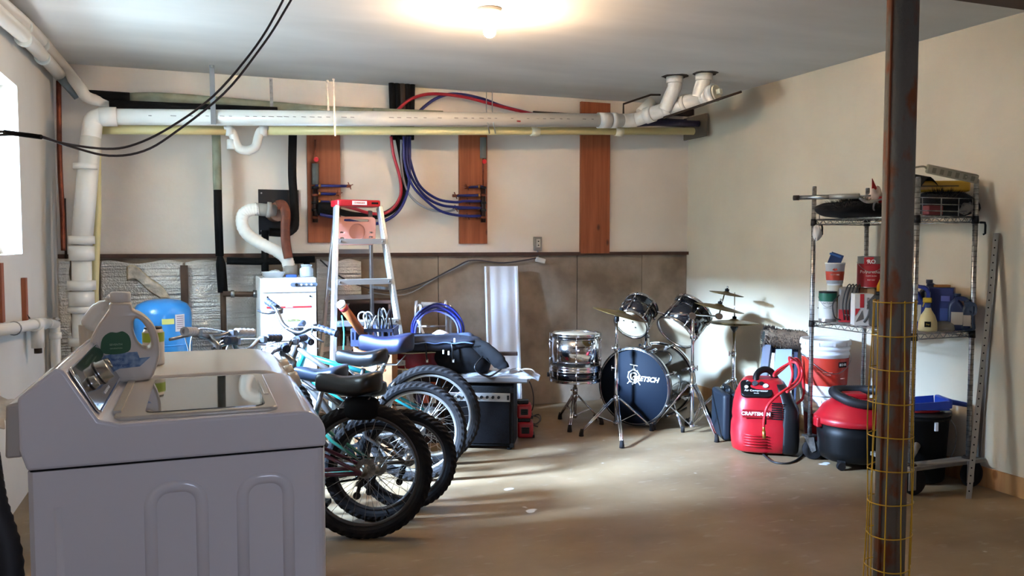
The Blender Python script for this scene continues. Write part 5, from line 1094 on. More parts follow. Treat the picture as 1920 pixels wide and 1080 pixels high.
hi_d = thing('snare_drum', 'chrome shelled drum at the top of the stacked pair', 'drum', (sn.x, sn.y, zmid)); drum(hi_d, T(sn.x, sn.y, zmid+.010), rS, zt_-zmid-.02, 8, headw, headw, shell=chrome)
# cymbals
bron = mat('bronze', '#8d7648', .32, .85, col2='#6e5a38', scale=4, stretch=(1, 1, 1), bump=.15, bscale=60)
def cymbal(lab, c, r, nrm_, grp=None):
    M_ = frame_z(c, nrm_); o = thing('cymbal', lab, 'cymbal', c, group=grp)
    MB().lathe([(.006, r*.16), (r*.10, r*.155), (r*.17, r*.125), (r*.20, r*.10), (r*.5, r*.07), (r*.85, r*.02), (r, 0), (r, -.0015), (r*.85, r*.02-.002), (r*.5, r*.07-.002), (r*.2, r*.1-.002), (.006, r*.155)], 56, M_, cap=False).build('plate', bron, o, True)
    MB().cyl(M_ @ V((0, 0, r*.15)), M_ @ V((0, 0, r*.15+.018)), .016, n=12).build('felt', blackm, o, True); MB().cyl(M_ @ V((0, 0, r*.15+.018)), M_ @ V((0, 0, r*.15+.04)), .007, n=8).build('wing_nut', chrome, o, True)
    return o
vdir = lambda px: (at(px, 455, d=1)-V((0, 0, CH))).normalized()
# left crash
c1 = fl(1157, 808); d1 = 5.95; pc = at(1155, 800, d=d1); c1 = V((pc.x, pc.y, 0))
s1 = thing('cymbal_stand', 'chrome cymbal stand in front of the bass drum', 'stand', c1)
tp1 = at(1152, 598, d=d1); zt1 = tp1.z; MB().cyl((c1.x, c1.y, .05), (c1.x, c1.y, at(1155, 655, d=d1).z), .014, n=14).build('lower_pole', chrome, s1, True)
MB().cyl((c1.x, c1.y, at(1155, 660, d=d1).z), (c1.x, c1.y, zt1), .0095, n=12).build('upper_pole', chrome, s1, True)
zc = at(1155, 653, d=d1).z; MB().cyl((c1.x, c1.y, zc-.02), (c1.x, c1.y, zc+.02), .020, n=14).build('height_clamp', chrome, s1, True); wing(s1, V((c1.x, c1.y, zc)), -RT); zc2 = at(1155, 690, d=d1).z; wing(s1, V((c1.x, c1.y, zc2)), -RT)
MB().box((c1.x, c1.y, zt1), (.03, .03, .04)).build('tilter', black, s1, True, bevel=.006)
tripod(s1, c1, at(1155, 747, d=d1).z, [fl(1128, 797) if False else V((at(1090, 800, d=5.75).x, at(1090, 800, d=5.75).y, 0)), fl(1222, 808), fl(1166, 840)], .05)
cymc = at(1163, 590, d=d1); n_c1 = (V((0, 0, 1))-vdir(1160)*.02+RT*.27).normalized(); cymbal('left crash cymbal tilted down to the right in front of the small tom', cymc, .205, n_c1)
MB().cyl((c1.x, c1.y, zt1), cymc, .006, n=8).build('cymbal_rod', chrome, s1, True)
# boom stand
d2 = 5.85; p2 = at(1297, 800, d=d2); c2 = V((p2.x, p2.y, 0))
s2 = thing('cymbal_stand', 'chrome boom cymbal stand with a horizontal arm in front of the large tom', 'stand', c2)
z2 = at(1297, 592, d=d2).z; MB().cyl((c2.x, c2.y, .05), (c2.x, c2.y, at(1296, 690, d=d2).z), .014, n=14).build('lower_pole', chrome, s2, True); MB().cyl((c2.x, c2.y, at(1296, 690, d=d2).z), (c2.x, c2.y, z2), .011, n=14).build('upper_pole', chrome, s2, True)
for y in (630, 690): z = at(1297, y, d=d2).z; MB().cyl((c2.x, c2.y, z-.02), (c2.x, c2.y, z+.02), .020, n=14).build('height_clamp', chrome, s2, True); wing(s2, V((c2.x, c2.y, z)), RT)
MB().cyl(at(1297, 592, d=d2)-FW*.03, at(1297, 592, d=d2)+FW*.03, .024, n=16).build('tilter', chrome, s2, True)
ba = at(1258, 588, d=d2); bb_ = at(1348, 593, d=6.05); MB().cyl(ba, bb_, .0065, n=10).build('boom_arm', chrome, s2, True); MB().cyl(bb_-FW*.02, bb_+FW*.02, .024, n=14).build('boom_joint', chrome, s2, True)
rc_ = at(1352, 575, d=6.1); MB().cyl(bb_, rc_, .006, n=8).build('cymbal_rod', chrome, s2, True)
tripod(s2, c2, at(1297, 722, d=d2).z, [fl(1226, 806), fl(1344, 829), V((at(1330, 800, d=6.35).x, at(1330, 800, d=6.35).y, 0))], .05)
cymbal('ride cymbal on the boom arm above the hi-hat', at(1348, 577, d=6.1), .185, (V((0, 0, 1))+RT*.22-vdir(1350)*.05).normalized())
cymbal('small splash cymbal, topmost of the stacked cymbals', at(1362, 551, d=6.2), .128, (V((0, 0, 1))+RT*.17-vdir(1360)*.05).normalized())
MB().cyl(at(1352, 575, d=6.1), at(1360, 545, d=6.2), .005, n=8).build('splash_rod', chrome, s2, True)
# hi-hat
d3 = 6.3; p3 = at(1374, 790, d=d3); c3 = V((p3.x, p3.y, 0))
s3 = thing('hi_hat_stand', 'chrome hi-hat stand right of the bass drum', 'stand', c3)
z3 = at(1374, 614, d=d3).z; MB().cyl((c3.x, c3.y, .05), (c3.x, c3.y, z3), .013, n=14).build('pole', chrome, s3, True); MB().cyl((c3.x, c3.y, z3), (c3.x, c3.y, at(1375, 548, d=d3).z), .004, n=8).build('pull_rod', chrome, s3, True)
zz = at(1374, 663, d=d3).z; MB().cyl((c3.x, c3.y, zz-.02), (c3.x, c3.y, zz+.02), .019, n=14).build('height_clamp', chrome, s3, True); wing(s3, V((c3.x, c3.y, zz)), -RT)
MB().lathe([(.012, -.03), (.03, 0), (.03, .01), (.005, .012)], 16, T(c3.x, c3.y, z3)).build('seat_cup', black, s3, True)
tripod(s3, c3, at(1374, 713, d=d3).z, [V((at(1288, 790, d=6.1).x, at(1288, 790, d=6.1).y, 0)), V((at(1400, 800, d=6.0).x, at(1400, 800, d=6.0).y, 0)), V((at(1392, 780, d=6.6).x, at(1392, 780, d=6.6).y, 0))], .05)
MB().box((c3.x, c3.y-.14, .02), (.09, .27, .012)).build('pedal', chrome, s3, True, bevel=.003)
hc = V((c3.x, c3.y, at(1374, 606, d=d3).z)); cymbal('upper hi-hat cymbal on the chrome hi-hat stand', hc+V((0, 0, .006)), .185, V((0.03, 0, 1)))
lc = thing('cymbal', 'lower hi-hat cymbal, turned upside down under its twin', 'cymbal', hc); MB().lathe([(r_*.185, z_) for r_, z_ in ((.03, -.028), (.17, -.022), (.2, -.018), (.5, -.012), (.85, -.003), (1, .001), (1, -.001), (.85, -.006), (.5, -.015), (.2, -.021), (.17, -.025), (.03, -.031))], 56, T(hc), cap=False).build('plate', bron, lc, True)
# bass pedal
pq = fc+axd*.66; pd = thing('bass_pedal', 'chrome bass drum pedal behind the bass drum', 'pedal', (pq.x, pq.y, 0), atan2(axd.y, axd.x))
MB().box((.05, 0, .012), (.30, .09, .012)).build('base_plate', black, pd); MB().box((.05, 0, .05), (.27, .08, .008), rot(y=.2)).build('footboard', chrome, pd)
for s_ in (-1, 1): MB().cyl((-.08, .05*s_, .01), (-.08, .05*s_, .22), .009, n=10).build('upright', chrome, pd)
MB().cyl((-.08, -.06, .2), (-.08, .06, .2), .008, n=8).build('axle', chrome, pd); MB().cyl((-.08, 0, .2), (-.04, 0, .36), .004, n=8).build('beater_rod', chrome, pd); MB().ell((-.045, 0, .37), (.025, .02, .025)).build('beater', mat('felt', '#cfcabd', .9), pd)
# ------------------------------------------------------------------ right side
def sect(M, w_, dpt, p, z, n=28, ox=0, oy=0):
    out = []
    for j in range(n):
        a = 2*pi*j/n; out.append(M @ V((ox+w_/2*math.copysign(abs(cos(a))**p, cos(a)), oy+dpt/2*math.copysign(abs(sin(a))**p, sin(a)), z)))
    return out
# black tool case
q = at(1378, 824, d=5.62); az_ = -YAW-radians(62)
tc_ = thing('tool_case', 'dark plastic tool case standing on edge left of the red compressor', 'case', (q.x, q.y+.08, 0), -YAW)
csm = mat('charcoal plastic', '#141a22', .5, spec=.3)
for s_ in (-1, 1): MB().box((s_*.034, .06, .165), (.062, .34, .32)).build('shell_half', csm, tc_, bevel=.022, seg=3)
MB().tube(spline([(0, -.03, .325), (0, -.02, .355), (0, .12, .355), (0, .13, .325)], 5), .012, 8).build('handle', black, tc_)
for y in (-.03, .14): MB().box((0, y, .318), (.05, .035, .02)).build('latch', black, tc_, bevel=.004)
MB().box((0, -.112, .165), (.012, .012, .30)).build('seam_rib', black, tc_)
# compressor
cq = at(1447, 851, d=5.25); ca_ = -YAW-radians(12)
cmp_ = thing('air_compressor', 'red and black upright air compressor with a control panel and carrying handle', 'compressor', (cq.x, cq.y+.10, 0), ca_)
I = Matrix()
H_ = .49
secs = []
for z, w_, dp_, oy in ((.018, .34, .27, 0), (.03, .385, .30, 0), (.10, .40, .32, 0), (.18, .395, .32, 0), (.21, .375, .31, 0), (.24, .385, .31, 0), (.32, .37, .30, .0), (.38, .34, .285, .02), (.43, .29, .25, .04), (.465, .24, .21, .05), (.475, .20, .16, .055)):
    secs.append(sect(I, w_, dp_, .62, z, 36, 0, oy))
MB().loft(secs).build('shroud', redpl, cmp_)
bs = []
for z, w_, dp_ in ((.016, .10, .30), (.03, .13, .325), (.10, .14, .34), (.30, .13, .33), (.40, .10, .28), (.45, .07, .2)): bs.append(sect(I, w_, dp_, .6, z, 28, .155-(.0 if z < .3 else (z-.3)*.35), .01+(.02 if z > .38 else 0)))
MB().loft(bs).build('side_shroud', black, cmp_)
# control panel: slanted
pn = V((0, -.55, .83)).normalized(); Mp = face((-.045, -.085, .405), (1, 0, 0), (0, .78, .62))
MB().prism(rrect(-.10, -.055, .095, .085, .03), .02, Mp @ T(0, 0, -.004)).build('control_panel', black, cmp_, bevel=.004)
for x, y, r in ((-.05, .045, .014), (-.01, .045, .018), (.03, .045, .014)): MB().cyl(Mp @ V((x, y, .015)), Mp @ V((x, y, .032)), r, n=16).build('dial', blackm if r < .018 else mat('knob grey', '#3a3a3c', .4), cmp_)
for x, y, r in ((.055, .03, .019), (-.065, .015, .014)): MB().cyl(Mp @ V((x, y, .015)), Mp @ V((x, y, .026)), r, n=20).build('gauge', chrome, cmp_); MB().cyl(Mp @ V((x, y, .026)), Mp @ V((x, y, .0265)), r*.85, n=20).build('gauge_face', lightlet, cmp_)
letters('Air Compressor', .022, Mp @ T(-.005, -.008, .0165), lightlet, cmp_); letters('150 PSI', .017, Mp @ T(-.04, .072, .0165), lightlet, cmp_); letters('OILLESS', .009, Mp @ T(-.005, -.03, .0165), lightlet, cmp_)
Mn = face((-.05, -.1625, .275), (1, 0, 0), (0, 0, 1))
MB().prism(rrect(-.088, -.026, .078, .026, .004), .004, Mn).build('nameplate', mat('dark red plate', '#8f0f18', .4), cmp_, bevel=.001); letters('CRAFTSMAN', .031, Mn @ T(-.005, 0, .0045), lightlet, cmp_, bold=.001)
for i in range(5): MB().tube([(-.13+.02*0, -.155, .07+.017*i), (-.06, -.166, .066+.017*i), (.02, -.167, .064+.017*i)], .004, 6).build('vent_rib', mat('rib red', '#a3101a', .4), cmp_)
for i in range(8): MB().box((.075, -.153+.004*(i > 5), .245+.014*i), (.065, .006, .007)).build('louver', blackm, cmp_)
MB().tube(spline([(-.045, -.03, .45), (-.04, .0, .50), (.0, .03, .53), (.05, .05, .52), (.09, .06, .46)], 7), .021, 12, flat=1).build('handle', black, cmp_)
for x in (-.1, .12): MB().cyl((x, -.05, 0), (x, -.05, .03), .02, n=12).build('foot', rubber, cmp_)
# red hose
rh = mat('hose red', '#d22a30', .35)
zz = [((1475, 770), 5.0), ((1418, 800), 5.02), ((1430, 770), 5.02), ((1440, 745), 5.05), ((1470, 722), 5.12), ((1490, 705), 5.2), ((1500, 690), 5.25), ((1495, 676), 5.3), ((1480, 678), 5.3), ((1462, 690), 5.3), ((1452, 705), 5.3)]
pt = [at(1432, 800, d=5.03), at(1433, 785, d=5.02), at(1440, 760, d=5.02), at(1462, 738, d=5.05), at(1488, 720, d=5.12), at(1499, 700, d=5.2), at(1492, 680, d=5.26), at(1475, 684, d=5.28), at(1455, 697, d=5.26), at(1452, 705, d=5.24), at(1470, 690, d=5.32), at(1492, 672, d=5.36), at(1503, 690, d=5.38), at(1506, 720, d=5.38), at(1506, 745, d=5.4), at(1490, 760, d=5.4)]
hs = thing('air_hose', 'red rubber air hose looped over the compressor', 'hose', pt[0])
MB().tube(spline(pt, 7), .0085, 10).build('hose', rh, hs, True)
MB().cyl(at(1434, 795, d=5.03), at(1434, 780, d=5.02), .010, n=10).build('strain_relief', black, hs, True)
MB().cyl(at(1432, 808, d=5.03), at(1433, 822, d=5.03), .011, n=12).build('brass_coupler', brass, hs, True); MB().cyl(at(1432, 798, d=5.03), at(1432, 809, d=5.03), .008, n=12).build('coupler_neck', brass, hs, True)
hp2 = [at(1478, 730, d=5.1), at(1486, 700, d=5.1), at(1480, 670, d=5.25), at(1502, 688, d=5.3), at(1500, 715, d=5.25), at(1475, 735, d=5.12)]
MB().tube(spline(hp2, 7), .0075, 9).build('air_hose', rh, tag_=('second loop of red hose at the right shoulder of the compressor', 'hose'))
MB().tube(spline([at(1430, 851, Z=.006), at(1450, 866, Z=.006), at(1480, 868, Z=.006), at(1503, 855, Z=.006), at(1512, 838, Z=.006)], 6), .006, 7).build('power_cord', blackcable, cmp_, True)
# buckets
def bucket(lab, q, z0, labc, txt=None, lid=True):
    o = thing('paint_bucket', lab, 'bucket', (q.x, q.y, z0), -YAW); h = .365
    MB().lathe([(.001, 0), (.128, 0), (.132, .01), (.146, h-.10), (.151, h-.098), (.151, h-.085), (.147, h-.083), (.148, h-.065), (.153, h-.063), (.153, h-.050), (.149, h-.048), (.150, h-.03), (.001, h-.03)], 40).build('body', white, o)
    if lid:
        MB().lathe([(.001, h-.008), (.140, h-.008), (.143, h), (.156, h), (.158, h-.01), (.157, h-.035), (.151, h-.038)], 40).build('lid', white, o)
        for i in range(20): a = 2*pi*i/20; MB().box((.1585*cos(a), .1585*sin(a), h-.025), (.004, .012, .022), Matrix.Rotation(a, 4, 'Z')).build('lid_tab', white, o) if i % 2 else None
    if labc: MB().lathe([(.1375, .07), (.1475, h-.115)], 40, cap=False).build('label', labc, o)
    MB().tube([(.158*cos(t), .158*sin(t)*1.0, h-.10-.11*sin(t)**2) for t in [pi+pi*i/16 for i in range(17)]], .0022, 6).build('bail_handle', steel, o)
    return o
labr = mat('bucket label', '#bd321d', .5, col2='#ab2616', scale=3)
bq = at(1549, 850, d=5.40)
bucket('lower white bucket of the stack right of the compressor', bq, 0, mat('dark red label', '#b5201e', .5))
ub = bucket('upper white bucket with a red orange label, stacked right of the compressor', bq+RT*(-.02), .367, labr)
def cyl_letters(txt, size, r, ang, z, m, par, **k):
    cx_ = 0; return letters(txt, size, face((r*sin(ang), -r*cos(ang), z), (cos(ang), sin(ang), 0), (0, 0, 1)), m, par, **k)
va_ = radians(0)
MB().box((.145*sin(.45), -.145*cos(.45), .21), (.065, .004, .034), Matrix.Rotation(.45, 4, 'Z')).build('name_panel', blackm, ub); cyl_letters('BEHR', .024, .1485, .45, .21, lightlet, ub)
cyl_letters('PREMIUM PLUS', .009, .1440, -.25, .16, mat('pale red print', '#eab7a5', .5), ub); cyl_letters('INTERIOR', .009, .1435, -.25, .145, mat('pale red print', '#eab7a5', .5), ub); cyl_letters('EGGSHELL', .009, .1425, .5, .12, mat('pale red print', '#eab7a5', .5), ub)
# folded work stand (navy rails, pale panel) and furry roll on it
wsd = thing('folding_stand', 'dark blue folded stand with a pale panel behind the compressor', 'stand', at(1465, 790, d=5.85))
nv = mat('navy steel', '#1c2b47', .45)
for (xa, ya, xb, yb_, wd_) in ((1418, 790, 1440, 648, .055), (1485, 790, 1492, 662, .03)):
    a = at(xa, ya, d=5.75); a.z = .0; b = at(xb, yb_, d=5.95); MB().bar(a, b, wd_, .05, (0, 0, 1)).build('rail', nv, wsd, True)
a = at(1455, 655, d=5.93); b = at(1485, 655, d=5.93); c_ = at(1447, 760, d=5.78); e_ = at(1482, 760, d=5.78)
MB().add([c_, e_, b, a, c_+FW*.02, e_+FW*.02, b+FW*.02, a+FW*.02], [(0, 1, 2, 3), (7, 6, 5, 4), (0, 4, 5, 1), (1, 5, 6, 2), (2, 6, 7, 3), (3, 7, 4, 0)]).build('panel', mat('pale blue panel', '#9fb0c4', .5), wsd, True)
MB().cyl(at(1430, 655, d=5.98), at(1495, 660, d=5.98), .02, n=12).build('top_bar', nv, wsd, True)
fur = mat('fur', '#54443a', 1, col2='#33271f', scale=16)
ra = at(1432, 632, d=6.0); rb = at(1535, 640, d=5.95)
fr_ = thing('fur_roll', 'furry brown roll lying on the blue stand behind the white buckets', 'fur roll', ra.lerp(rb, .5)-V((0, 0, .07)))
ax_ = (rb-ra)
MB().tube([ra.lerp(rb, t/12) for t in range(13)], [.055, .072, .07, .068, .066, .066, .066, .066, .067, .068, .07, .072, .05], 20).build('roll', mat('hide', '#8b7560', .95, col2='#5e4a3c', scale=7, bump=.8, bscale=30), fr_, True)
hb = MB(); rnd = random.Random(8)
for i in range(2200):
    t = rnd.random()*1.04-.02; a = rnd.random()*2*pi; M_ = frame_z(ra.lerp(rb, t), ax_)
    dn = 1 if (t < .22 or t > .72) else .45; r0 = .06; ln_ = (.018+.025*rnd.random())*dn
    p0 = M_ @ V((r0*cos(a), r0*sin(a), 0)); p1 = M_ @ V(((r0+ln_)*cos(a+.25), (r0+ln_)*sin(a+.25), .01*(rnd.random()-.5))); s_ = ax_.normalized()*.005
    hb.add([p0-s_, p0+s_, p1], [(0, 1, 2)])
tag(hb.build('fur_tufts', fur, fr_, True), kind='stuff')
MB().lathe([(.001, 0), (.03, .004), (.045, .0), (.05, -.01)], 16, frame_z(ra-ax_.normalized()*.004, -ax_)).build('dark_end', mat('dark end', '#20241f', .7), fr_, True)
# shop vacuum
vq = at(1607, 872, d=4.98); vc = thing('shop_vacuum', 'red and black wet-dry vacuum with a hose ring on its lid', 'vacuum', (vq.x, vq.y+.04, 0), -YAW)
MB().lathe([(.001, .035), (.15, .035), (.18, .05), (.195, .10), (.20, .19), (.205, .265), (.001, .265)], 40, sx=1.05).build('drum', mat('vac black', '#08090a', .45, spec=.25), vc)
MB().lathe([(.215, .262), (.222, .268), (.222, .295), (.212, .305), (.20, .32), (.17, .37), (.12, .405), (.06, .415), (.001, .415)], 40, sx=1.04).build('lid', redpl, vc)
MB().box((0, 0, .425), (.13, .11, .04)).build('motor_cap', redpl, vc, bevel=.014, seg=3)
for s_ in (-1, 1): MB().box((s_*.225, -.02, .27), (.035, .07, .06)).build('latch', redpl if s_ < 0 else black, vc, bevel=.008)
MB().cyl((.11, -.16, .16), (.13, -.215, .16), .038, .034, n=20).build('inlet_port', black, vc); MB().cyl((.13, -.214, .16), (.132, -.218, .16), .024, n=16).build('port_hole', blackm, vc)
for a in (-2.3, -.9, .7, 2.3):
    x, y = .185*cos(a), .185*sin(a); MB().bar((x*.8, y*.8, .05), (x, y, .045), .05, .025).build('caster_bracket', black, vc)
    w_ = V((x*1.02, y*1.02, .024)); MB().cyl(w_-V((0, .014, 0)), w_+V((0, .014, 0)), .024, n=16).build('caster', rubber, vc)
for i in range(26): pass
rp = []
n_ = 150
for i in range(n_):
    t = 2*pi*i/n_; rp.append(V((.155*cos(t)+.03, .135*sin(t)-.02, .43+.022*sin(t)+.012*cos(2*t))))
MB().tube(rp, [.027+(.0025 if i % 2 else 0) for i in range(n_)], 12, True).build('hose_ring', mat('hose black', '#17171a', .55), vc)
MB().box((.10, -.175, .335), (.07, .01, .03), rot(x=-.5)).build('badge', mat('badge red', '#a61420', .4), vc)
# black bin vacuum with dustpan
nq = at(1712, 905, d=4.72); bn = thing('black_bin', 'black ribbed bin with red rim standing under the wire shelves', 'bin', (nq.x, nq.y, 0), -YAW)
MB().lathe([(.001, .01), (.155, .01), (.16, .02), (.178, .36), (.186, .365), (.186, .385), (.170, .385), (.168, .37), (.15, .03), (.001, .03)], 40).build('body', mat('bin black', '#090a0a', .6, spec=.2), bn)
MB().lathe([(.186, .386), (.19, .390), (.188, .405), (.17, .412), (.001, .416)], 40).build('lid', mat('bin lid', '#1b1c1f', .45), bn); MB().lathe([(.150, .414), (.155, .428), (.13, .432), (.11, .428), (.11, .414)], 30, T(-.03, -.02, 0), cap=False).build('red_rim', redpl, bn)
MB().tube(spline([(.17, -.03, .37), (.21, -.05, .30), (.21, -.05, .20), (.18, -.05, .12)], 6), .003, 6).build('wire_handle', steel, bn); MB().box((.03, -.185, .34), (.02, .01, .05)).build('latch', white, bn, bevel=.003)
dp0 = at(1738, 782, d=4.62); dpn = thing('dustpan', 'blue dustpan with its handle pointing right, lying on the black bin', 'dustpan', (dp0.x, dp0.y, .43), -YAW)
bl_ = mat('royal blue', '#1f3f9a', .4)
MB().prism([(-.13, -.09), (.08, -.09), (.11, -.03), (.11, .03), (.08, .09), (-.13, .09)], .008, z0=.002).build('pan', bl_, dpn, bevel=.002)
for s_ in (-1, 1): MB().bar((-.12, .088*s_, .02), (.08, .088*s_, .035), .04, .006, (0, 1, 0)).build('side_lip', bl_, dpn)
MB().box((.09, 0, .035), (.03, .15, .055)).build('back_lip', bl_, dpn, bevel=.008); MB().tube(spline([(.09, 0, .035), (.15, 0, .03), (.23, 0, .015)], 5), [.022, .02, .018, .017, .016, .015, .015, .014, .014, .013, .012], 10, flat=.6).build('handle', bl_, dpn)
# ------------------------------------------------------------------ wire shelving unit
SX0, SX1, SY0, SY1 = 3.57, 3.99, 3.36, 4.15
su = thing('wire_shelving', 'chrome wire shelving unit on wheels along the right wall', 'shelving', ((SX0+SX1)/2, (SY0+SY1)/2, 0))
postm = mat('post zinc', '#c2c0bc', .3, .9, col2='#8f8d89', scale=40)
Ztop = 1.70
for (x, y) in ((SX0, SY0), (SX0, SY1), (SX1, SY0), (SX1, SY1)):
    MB().cyl((x, y, .15), (x, y, Ztop), .0135, n=14).build('post', postm, su, True)
    po = MB().cyl((x, y, Ztop), (x, y, Ztop+.008), .0135, .011, n=14).build('post_cap', steel, su, True)
    g = MB()
    for k in range(52): z = .2+k*.0285; g.cyl((x, y, z), (x, y, z+.0022), .0141, n=12)
    tag(g.build('post_groove', mat('groove', '#55534f', .4, .8), su, True), kind='stuff')
def shelf(z, wires=24):
    for y in (SY0, SY1):
        for dz_ in (0, -.028): MB().cyl((SX0, y, z+dz_), (SX1, y, z+dz_), .0033, n=6).build('edge_rod', steel, su, True)
        MB().tube([(SX0+.02+(SX1-SX0-.04)*i/14, y, z-.028*(i % 2)) for i in range(15)], .0022, 5).build('zigzag_wire', steel, su, True)
    for x in (SX0, SX1):
        for dz_ in (0, -.028): MB().cyl((x, SY0, z+dz_), (x, SY1, z+dz_), .0033, n=6).build('edge_rod', steel, su, True)
        MB().tube([(x, SY0+.02+(SY1-SY0-.04)*i/26, z-.028*(i % 2)) for i in range(27)], .0022, 5).build('zigzag_wire', steel, su, True)
    for i in range(wires): y = SY0+.02+(SY1-SY0-.04)*i/(wires-1); MB().cyl((SX0, y, z+.004), (SX1, y, z+.004), .0018, n=5).build('deck_wire', steel, su, True)
    for (x, y) in ((SX0, SY0), (SX0, SY1), (SX1, SY0), (SX1, SY1)): MB().cyl((x, y, z-.035), (x, y, z+.006), .019, .017, n=14).build('shelf_collar', black, su, True)
ZS1, ZS2 = 1.50, .87
shelf(ZS1); shelf(ZS2)
# basket rails above the top shelf
for (y0, y1) in ((SY0+.02, SY0+.32),):
    for zz in (.03, .065, .10): MB().cyl((SX1, SY0, ZS1+zz), (SX0, SY0, ZS1+zz), .003, n=6).build('guard_rod', steel, su, True)
    for t in (.08, .4, .7, .94): x = SX0+(SX1-SX0)*t; MB().cyl((x, SY0, ZS1), (x, SY0, ZS1+.10), .003, n=6).build('guard_rod', steel, su, True)
for zz in (.04, .08): MB().cyl((SX0, SY1, ZS1+zz), (SX1, SY1, ZS1+zz), .003, n=6).build('guard_rod', steel, su, True)
for t in (.1, .5, .9): x = SX0+(SX1-SX0)*t; MB().cyl((x, SY1, ZS1), (x, SY1, ZS1+.085), .003, n=6).build('guard_rod', steel, su, True)
for (x, y) in ((SX0, SY1), (SX1, SY0)):
    MB().tube([(x+.0, y-.03, ZS1-.03), (x+.035, y-.03, ZS1-.03), (x+.04, y-.03, ZS1-.045), (x+.04, y-.03, ZS1-.09), (x+.028, y-.03, ZS1-.095)], .006, 6).build('hook', black, su, True)
MB().tube([(SX0+.03, SY1-.03, ZS2+.005), (SX0+.035, SY1-.03, ZS2+.08), (SX0+.02, SY1-.03, ZS2+.085)], .005, 6).build('hook', black, su, True)
# casters: swivel ones at the far side, a wooden dolly with big wheels at the near end
def caster(x, y, r, wd, a=0.3):
    cs = MB().box((x, y, .15), (.075, .06, .012)).build('caster_plate', steel, su, True, bevel=.003)
    M_ = T(x, y, 0) @ Matrix.Rotation(a, 4, 'Z')
    for s_ in (-1, 1): MB().prism([(-.03, .145), (.03, .145), (.045, r), (.02, r-.015)], .003, M_ @ T(0, s_*(wd/2+.004), 0) @ rot(x=pi/2)).build('fork', steel, cs, True)
    MB().lathe([(.001, -wd/2), (r*.5, -wd/2), (r*.55, -wd/2+.004), (r-.006, -wd/2), (r, -wd/2+.008), (r, wd/2-.008), (r-.006, wd/2), (r*.55, wd/2-.004), (r*.5, wd/2), (.001, wd/2)], 30, M_ @ T(.02, 0, r) @ rot(x=pi/2)).build('wheel', rubber, cs, True)
    MB().cyl(M_ @ V((.02, -wd/2-.01, r)), M_ @ V((.02, wd/2+.01, r)), .008, n=10).build('axle', steel, cs, True)
caster(SX0, SY1, .062, .03, -.9); caster(SX1, SY1, .062, .03, .4)
dolly = mat('grey timber', '#7b766d', .75, col2='#625d55', scale=7, stretch=(1, 6, 6))
b = MB(); b.box(((SX0+SX1)/2+.01, SY0, .150), (SX1-SX0+.14, .09, .022)); b.build('cross_board', dolly, su, True, bevel=.003)
for x in (SX0, SX1):
    MB().cyl((x, SY0, .160), (x, SY0, .172), .035, .025, n=16).build('socket_flange', mat('dark iron', '#3a2f27', .6, .6), su, True)
    cs = MB().box((x-.035, SY0-.048, .10), (.05, .006, .125)).build('wheel_bracket', mat('grey steel', '#8a857e', .5, .5), su, True, bevel=.002)
    MB().cyl((x-.035, SY0-.052, .06), (x-.035, SY0-.058, .06), .008, n=8).build('bolt', steel, cs, True)
    MB().lathe([(.001, -.02), (.05, -.02), (.066, -.018), (.074, -.008), (.074, .008), (.066, .018), (.05, .02), (.001, .02)], 30, T(x+.015, SY0-.012, .074) @ rot(x=pi/2)).build('wheel', rubber, cs, True)
MB().box((SX0-.01, SY0+.13, .165), (.03, .26, .022)).build('side_board', dolly, su, True) 
q = V((SX0+.06, SY0+.06, .185)); MB().cyl(q, q+V((.10, .05, .045)), .02, n=12).build('cloth_roll', mat('dirty rag', '#8f877c', .9, col2='#6e665c', scale=20), tag_=('pale grey rag roll tucked on the wooden dolly board', 'rag'))
# leaning perforated steel angle
a = at(1816, 935, Z=0); b = at(1868, 437, X=XR-.03)
an = thing('steel_angle', 'perforated steel angle strip leaning against the right wall', 'steel angle', (a.x, a.y, 0))
dv = (b-a).normalized(); L_ = (b-a).length; sd_v = dv.cross(V((0, 1, 0))).normalized()
Ma = frame_z(a, dv, (0, -1, 0)); Ma = face(a, RT, dv) 
MB().box(Ma @ V((0, L_/2, 0)), (.030, L_, .0025), Ma).build('flange', mat('galvanised', '#a9a8a3', .4, .8), an, True); MB().box(Ma @ V((.0145, L_/2, -.014)), (.0025, L_, .028), Ma).build('flange', mat('galvanised', '#a9a8a3', .4, .8), an, True)
hl = MB()
for i in range(34): hl.cyl(Ma @ V((-.002, .04+i*(L_-.08)/33, .0013)), Ma @ V((-.002, .04+i*(L_-.08)/33, .0022)), .0042, n=8)
tag(hl.build('hole', blackm, an, True), kind='stuff')
a2 = at(1869, 437, X=XR-.012); MB().bar(V((a2.x, a2.y+.01, .11)) + V((0, .06, 0)), V((a2.x, a2.y, a2.z)), .024, .004, (1, 0, 0)).build('steel_strip', mat('grey steel', '#8a857e', .5, .5), tag_=('narrow grey strip standing flat on the right wall behind the leaning angle', 'strip'))
